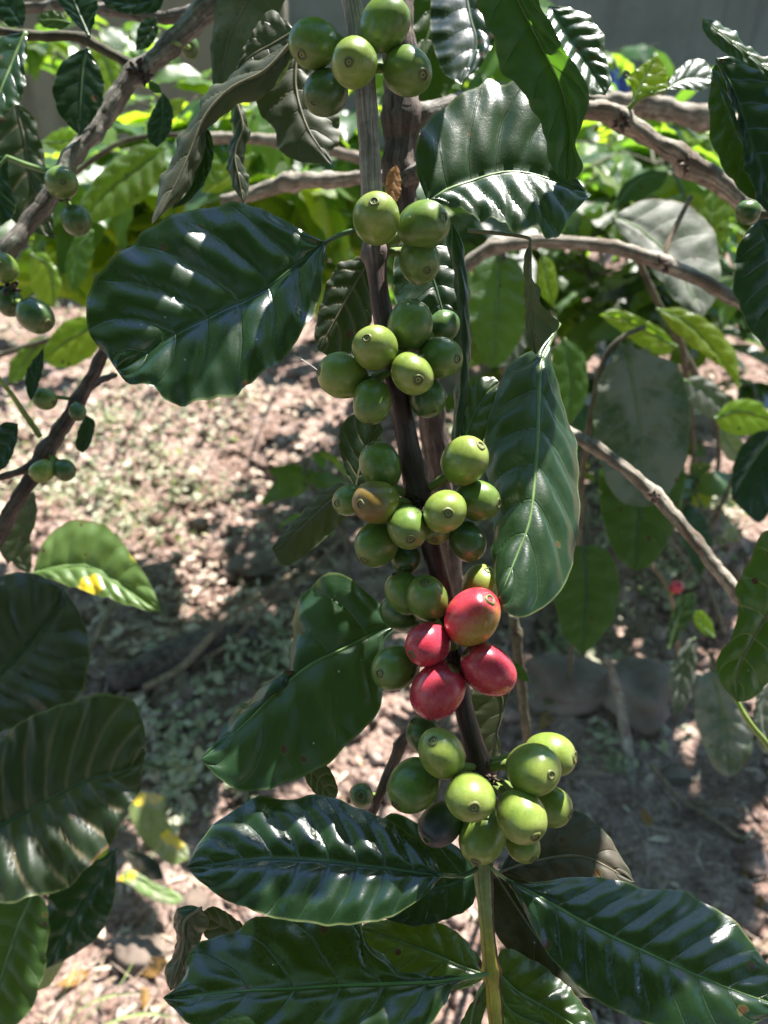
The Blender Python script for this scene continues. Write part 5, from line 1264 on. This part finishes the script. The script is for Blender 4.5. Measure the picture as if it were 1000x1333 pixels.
SHR = [
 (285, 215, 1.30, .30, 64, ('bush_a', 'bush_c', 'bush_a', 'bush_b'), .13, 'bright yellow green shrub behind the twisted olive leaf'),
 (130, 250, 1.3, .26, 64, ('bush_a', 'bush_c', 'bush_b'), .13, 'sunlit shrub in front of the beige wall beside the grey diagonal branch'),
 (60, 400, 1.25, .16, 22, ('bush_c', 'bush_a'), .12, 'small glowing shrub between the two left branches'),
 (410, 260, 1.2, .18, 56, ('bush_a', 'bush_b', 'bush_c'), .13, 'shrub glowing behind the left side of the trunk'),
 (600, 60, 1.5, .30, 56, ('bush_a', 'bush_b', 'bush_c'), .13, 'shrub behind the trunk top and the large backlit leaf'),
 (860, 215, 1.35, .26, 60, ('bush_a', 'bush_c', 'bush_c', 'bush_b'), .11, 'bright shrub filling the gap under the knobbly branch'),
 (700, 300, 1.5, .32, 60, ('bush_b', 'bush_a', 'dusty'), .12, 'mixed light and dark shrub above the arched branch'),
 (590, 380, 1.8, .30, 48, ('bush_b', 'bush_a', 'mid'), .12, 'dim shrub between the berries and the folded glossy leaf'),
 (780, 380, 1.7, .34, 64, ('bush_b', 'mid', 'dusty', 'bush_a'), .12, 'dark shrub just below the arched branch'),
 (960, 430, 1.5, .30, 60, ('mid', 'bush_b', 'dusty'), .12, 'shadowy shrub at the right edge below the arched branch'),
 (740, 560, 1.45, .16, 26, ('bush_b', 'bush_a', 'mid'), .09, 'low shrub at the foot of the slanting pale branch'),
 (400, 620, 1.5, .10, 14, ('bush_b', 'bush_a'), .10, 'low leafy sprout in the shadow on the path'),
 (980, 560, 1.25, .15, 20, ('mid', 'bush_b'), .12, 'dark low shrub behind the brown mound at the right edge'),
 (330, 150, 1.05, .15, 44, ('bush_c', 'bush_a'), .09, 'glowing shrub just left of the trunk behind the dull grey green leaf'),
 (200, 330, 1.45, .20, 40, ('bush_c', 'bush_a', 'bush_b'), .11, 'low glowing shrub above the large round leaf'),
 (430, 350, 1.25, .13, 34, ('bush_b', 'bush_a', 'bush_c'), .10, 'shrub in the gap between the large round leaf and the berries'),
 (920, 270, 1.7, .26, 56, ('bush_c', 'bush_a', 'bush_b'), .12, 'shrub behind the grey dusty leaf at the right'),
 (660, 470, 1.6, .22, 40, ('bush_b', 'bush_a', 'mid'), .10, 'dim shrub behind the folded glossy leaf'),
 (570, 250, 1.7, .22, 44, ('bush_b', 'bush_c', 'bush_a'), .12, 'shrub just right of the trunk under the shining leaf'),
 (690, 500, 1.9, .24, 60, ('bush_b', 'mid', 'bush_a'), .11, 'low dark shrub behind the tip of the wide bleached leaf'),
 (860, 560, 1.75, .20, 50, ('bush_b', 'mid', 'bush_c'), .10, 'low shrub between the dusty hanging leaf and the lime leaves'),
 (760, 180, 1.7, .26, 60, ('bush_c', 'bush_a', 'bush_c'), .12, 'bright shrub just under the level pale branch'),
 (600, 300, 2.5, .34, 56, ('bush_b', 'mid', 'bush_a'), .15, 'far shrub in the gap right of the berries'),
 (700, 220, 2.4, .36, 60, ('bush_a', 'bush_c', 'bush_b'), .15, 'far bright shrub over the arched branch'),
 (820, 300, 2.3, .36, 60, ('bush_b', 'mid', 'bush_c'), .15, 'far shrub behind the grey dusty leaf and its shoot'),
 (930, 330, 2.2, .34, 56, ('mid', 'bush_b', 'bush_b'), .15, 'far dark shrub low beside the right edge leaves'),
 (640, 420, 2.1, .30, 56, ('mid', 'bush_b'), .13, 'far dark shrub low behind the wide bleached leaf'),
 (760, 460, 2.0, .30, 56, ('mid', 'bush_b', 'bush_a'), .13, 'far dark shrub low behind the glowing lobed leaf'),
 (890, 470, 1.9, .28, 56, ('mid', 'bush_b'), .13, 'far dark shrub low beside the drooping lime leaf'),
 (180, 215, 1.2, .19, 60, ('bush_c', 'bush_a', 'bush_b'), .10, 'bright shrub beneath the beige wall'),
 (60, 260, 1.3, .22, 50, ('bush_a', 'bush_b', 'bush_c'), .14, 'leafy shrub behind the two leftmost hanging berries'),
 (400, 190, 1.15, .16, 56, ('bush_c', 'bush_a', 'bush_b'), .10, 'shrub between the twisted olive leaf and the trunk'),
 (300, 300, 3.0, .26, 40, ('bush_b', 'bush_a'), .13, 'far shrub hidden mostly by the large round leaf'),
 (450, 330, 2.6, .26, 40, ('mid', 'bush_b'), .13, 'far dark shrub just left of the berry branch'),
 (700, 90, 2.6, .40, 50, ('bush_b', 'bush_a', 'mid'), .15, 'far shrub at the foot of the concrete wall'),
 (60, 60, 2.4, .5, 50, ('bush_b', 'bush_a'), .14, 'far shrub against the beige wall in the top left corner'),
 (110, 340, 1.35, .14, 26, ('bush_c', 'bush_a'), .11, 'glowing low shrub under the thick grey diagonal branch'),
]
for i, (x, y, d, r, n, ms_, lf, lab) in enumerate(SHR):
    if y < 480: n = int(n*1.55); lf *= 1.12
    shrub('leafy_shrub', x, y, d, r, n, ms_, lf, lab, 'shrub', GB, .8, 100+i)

# curled dead leaves on the soil
DEAD = [gen_leaf_mesh(60+i, 'dry') for i in range(4)]
_rd = random.Random(99); g = Geo()
for k in range(26):
    px_, py_ = _rd.choice(((_rd.uniform(20, 420), _rd.uniform(480, 1050)), (_rd.uniform(640, 990), _rd.uniform(860, 1250)), (_rd.uniform(80, 300), _rd.uniform(1000, 1300))))
    c = G(px_, py_); c[2] = float(hterrain(c[0], c[1]))+.012
    me_ = DEAD[_rd.randrange(4)]; sz_ = _rd.uniform(.025, .06)
    vv = np.array([v.co for v in me_.vertices])*np.array((sz_*.9, sz_, sz_*_rd.uniform(.8, 1.6)))
    from mathutils import Euler
    R_ = np.array(Euler((_rd.uniform(-.35, .35), _rd.uniform(-.5, .5) + (math.pi if _rd.random() < .5 else 0), _rd.uniform(0, 6.28))).to_matrix())
    g.add(vv.dot(R_.T)+c, [tuple(p.vertices) for p in me_.polygons], np.stack([vv[:, 1]/sz_, vv[:, 0]/sz_+.5], 1))
tag(g.build('dead_leaves', M['dry'], None, (0, 0, 0)), 'small curled dead brown leaves strewn on the soil', None, None, 'stuff')

# ==================================================================== ADDED SHADING BRANCHES (unseen, leaves set on the sun's path to cast shade)
def add_shade_branch(label, spots, seed):
    """unseen leaves added above the frame to shade chosen spots; each spot: (photo px, py, depth, size m, how far up the sun's path)"""
    rr = random.Random(seed)
    pts = []
    for (x, y, d, sz, up) in spots:
        pts.append((P(x, y, d) + np.array(SUN)*up, sz))
    C0 = np.mean([p for p, _ in pts], 0)
    far = max((p for p, _ in pts), key=lambda p: np.linalg.norm(p-C0))
    root = empty('added_shade_branch', C0+np.array((0, 0, .06)), label, 'branch', 'unseen branches added to cast shade')
    order = sorted(pts, key=lambda q: q[0][0])
    W = catmull([order[0][0]+np.array((-.05, 0, .05)), C0+np.array((0, 0, .06)), order[-1][0]+np.array((.15, .05, .08))], 24)
    V, F, U = tube_geo(W, np.linspace(.003, .006, 24), 8, .12, seed); quads_obj('stem', V, F, M['bark'], root, W[0], U)
    for p, sz in pts:
        i = int(np.argmin(np.linalg.norm(W-p, axis=1)))
        out = p-W[i]; out = out/(np.linalg.norm(out)+1e-9)
        a = rr.uniform(0, 6.28)
        zz = np.array(SUN)*.8+np.array((rr.gauss(0, .25), rr.gauss(0, .25), .4)); zz /= np.linalg.norm(zz)
        out = out-zz*out.dot(zz); out /= np.linalg.norm(out)+1e-9
        xx = np.cross(out, zz)
        o = bpy.data.objects.new('leaf', rr.choice(BL['mid'])); link(o, root, p-out*sz*.5)
        o.rotation_mode = 'QUATERNION'; o.rotation_quaternion = Matrix((xx, out, zz)).transposed().to_quaternion()
        o.scale = (sz*1.25, sz, sz)
    return root

def proj(p):
    q = p - CAMP
    d = q.dot(FWD)
    return CX + q.dot(RIGHT)/d*FPX, CY - q.dot(UP)/d*FPX, d
S_ = np.array(SUN)
def lift(x, y, d, sz, extra=0.0):
    """metres up the sun's path from a photo point until a leaf of that size is above the picture"""
    up = 0.04
    while up < 4:
        p = P(x, y, d)+S_*up
        q = proj(p)
        if q[1] + sz*0.75*FPX/q[2] < -25 or q[2] < 0.05: break
        up += 0.01
    return (x, y, d, sz, up+extra)
sp_near = [lift(*a) for a in ((655, 560, .285, .03), (170, 420, .272, .060), (260, 330, .278, .055), (280, 450, .274, .055), (345, 400, .280, .04), (540, 640, .264, .03), (480, 690, .262, .03), (400, 690, .292, .05),
                              (330, 1090, .238, .04), (760, 1190, .246, .06), (880, 1230, .246, .06), (690, 1100, .28, .05), (750, 1100, .282, .05), (640, 560, .279, .03), (640, 640, .279, .03), (668, 640, .274, .03), (300, 1140, .238, .035), (400, 1100, .240, .03), (650, 520, .277, .035), (648, 600, .278, .035), (655, 680, .277, .035), (450, 800, .262, .04))]
add_shade_branch('unseen leafy branch added just above the frame to shade the large round leaf', sp_near, 51)
sp_left = [lift(*a) for a in ((30, 850, .42, .10), (90, 900, .41, .09), (60, 1000, .38, .10), (130, 980, .38, .09), (60, 1110, .38, .10), (100, 1190, .48, .10), (160, 1050, .40, .05), (20, 940, .40, .09))]
add_shade_branch('unseen leafy branch added above the frame to shade the lower left leaves', sp_left, 52)
sp_right = [lift(x, y, gdepth(y)-.03, random.uniform(.10, .19), random.uniform(0, .3)) for x, y in
            [(random.uniform(640, 1010), random.uniform(900, 1330)) for _ in range(85)] + [(random.uniform(640, 800), random.uniform(900, 1000)) for _ in range(8)]]
add_shade_branch('unseen leafy branch added above the frame to shade the bare soil at the right', sp_right, 53)
sp_mid = [lift(x, y, gdepth(y)-.02, random.uniform(.11, .15), random.uniform(0, .05)) for x, y in
          ((400, 535), (365, 570), (320, 612), (275, 655), (345, 640), (400, 620), (430, 575), (250, 845), (200, 870), (310, 900), (250, 960), (335, 960), (230, 910), (350, 860), (190, 1000), (180, 1180), (330, 1020), (290, 930), (260, 1090), (370, 1000), (230, 860), (290, 870), (170, 880))]
add_shade_branch('unseen leafy branch added above the frame to shade part of the path', sp_mid, 54)
sp_back = [lift(*a) for a in ((870, 590, .61, .10), (820, 700, .64, .12), (850, 660, .63, .12), (765, 780, .58, .12), (960, 800, .35, .09), (980, 860, .35, .08), (960, 640, .7, .16), (990, 170, .33, .06), (660, 440, .70, .10), (920, 930, .8, .10))]
add_shade_branch('unseen leafy branch added above the frame to shade the drooping leaves at the right', sp_back, 55)

# ==================================================================== UNSEEN TREES ADDED TO CUT SKY FILL AND DARKEN REFLECTIONS
def added_shade_tree(x, y, h, r, label, seed, zmin=0.7):  # unseen tree, put in to block sky light and give dark reflections
    rr = np.random.default_rng(seed)
    z0 = float(hterrain(x, y))
    root = empty('added_shade_tree', (x, y, z0), label, 'tree', 'unseen trees added to cut sky light')
    W = catmull([(x, y, z0-.05), (x+rr.uniform(-.1, .1), y, z0+h*.3), (x+rr.uniform(-.2, .2), y+rr.uniform(-.1, .1), z0+h*.62), (x, y, z0+h*.92)], 20)
    V, F, U = tube_geo(W, np.linspace(.11, .02, 20), 10, .12, seed); quads_obj('trunk', V, F, M['bark'], root, W[0], U)
    g = Geo()
    tips = []
    for k in range(26):
        p0 = W[int(rr.uniform(4, 19))]
        a = rr.uniform(0, 6.28); dv = np.array((math.cos(a), math.sin(a), rr.uniform(-.1, .6)))*r*rr.uniform(.5, 1.0)
        if p0[2] < zmin: p0 = W[14]
        B_ = catmull([p0, p0+dv*.5+np.array((0, 0, .06)), p0+dv], 8)
        V, F, U = tube_geo(B_, np.linspace(.02, .005, 8), 6, .1, k); g.add(V, F, U)
        tips += [B_[3], B_[5], B_[7]]
    g.build('limbs', M['bark'], root, W[0])
    g = Geo()
    for k in range(2600):
        c = tips[rr.integers(len(tips))]+rr.normal(0, .2, 3)*r*.6
        c[2] = max(c[2], zmin+rr.uniform(0, .5))
        L = rr.uniform(.07, .13)*max(1.0, r/1.2)*1.15; u = rr.normal(0, 1, 3); u[2] -= .4; u /= np.linalg.norm(u)
        v = np.cross(u, (rr.normal(0, .3), rr.normal(0, .3), 1)); v /= np.linalg.norm(v)+1e-9; nn = np.cross(u, v)
        V = [c-u*L*.6, c+v*L*.33+nn*L*.08, c+u*L*.8, c-v*L*.33+nn*L*.08]
        g.add(V, [(0, 1, 2, 3)])
    o = g.build('crown', M['bush_b'], root, W[0], smooth=False); o['kind'] = 'stuff'
    return root
for i, (x, y, h, r, lab) in enumerate(((-1.6, -1.6, 2.9, 1.2, 'unseen leafy tree added behind the photographer on the left to darken reflections'), (0.2, -1.9, 3.2, 1.3, 'unseen tall tree added straight behind the photographer to darken reflections'),
                                       (1.9, -1.5, 2.9, 1.2, 'unseen leafy tree added behind the photographer on the right to darken reflections'), (-2.9, 0.6, 4.4, 1.5, 'unseen tree added left of the clearing to cut sky light'),
                                       (2.9, 0.9, 4.4, 1.5, 'unseen tree added right of the clearing to cut sky light'))):
    added_shade_tree(x, y, h, r, lab, 70+i)
# unseen crowns added overhead to hide part of the sky
added_shade_tree(-0.8, -0.9, 4.6, 1.5, 'unseen tallest tree added right over the photographer to hide the sky', 81, 2.3)
added_shade_tree(1.1, -0.9, 4.4, 1.5, 'unseen tree added over the right side of the clearing to hide the sky', 82, 2.2)
for i, (x, lab) in enumerate(((-4.2, 'unseen tall tree added beyond the left end of the walls to block low sky'), (-0.4, 'unseen tall tree added beyond the join of the two walls to block low sky'), (3.6, 'unseen tall tree added beyond the concrete wall at the right to block low sky'))):
    added_shade_tree(x, 8.2, 5.6, 2.4, lab, 90+i, 1.0)
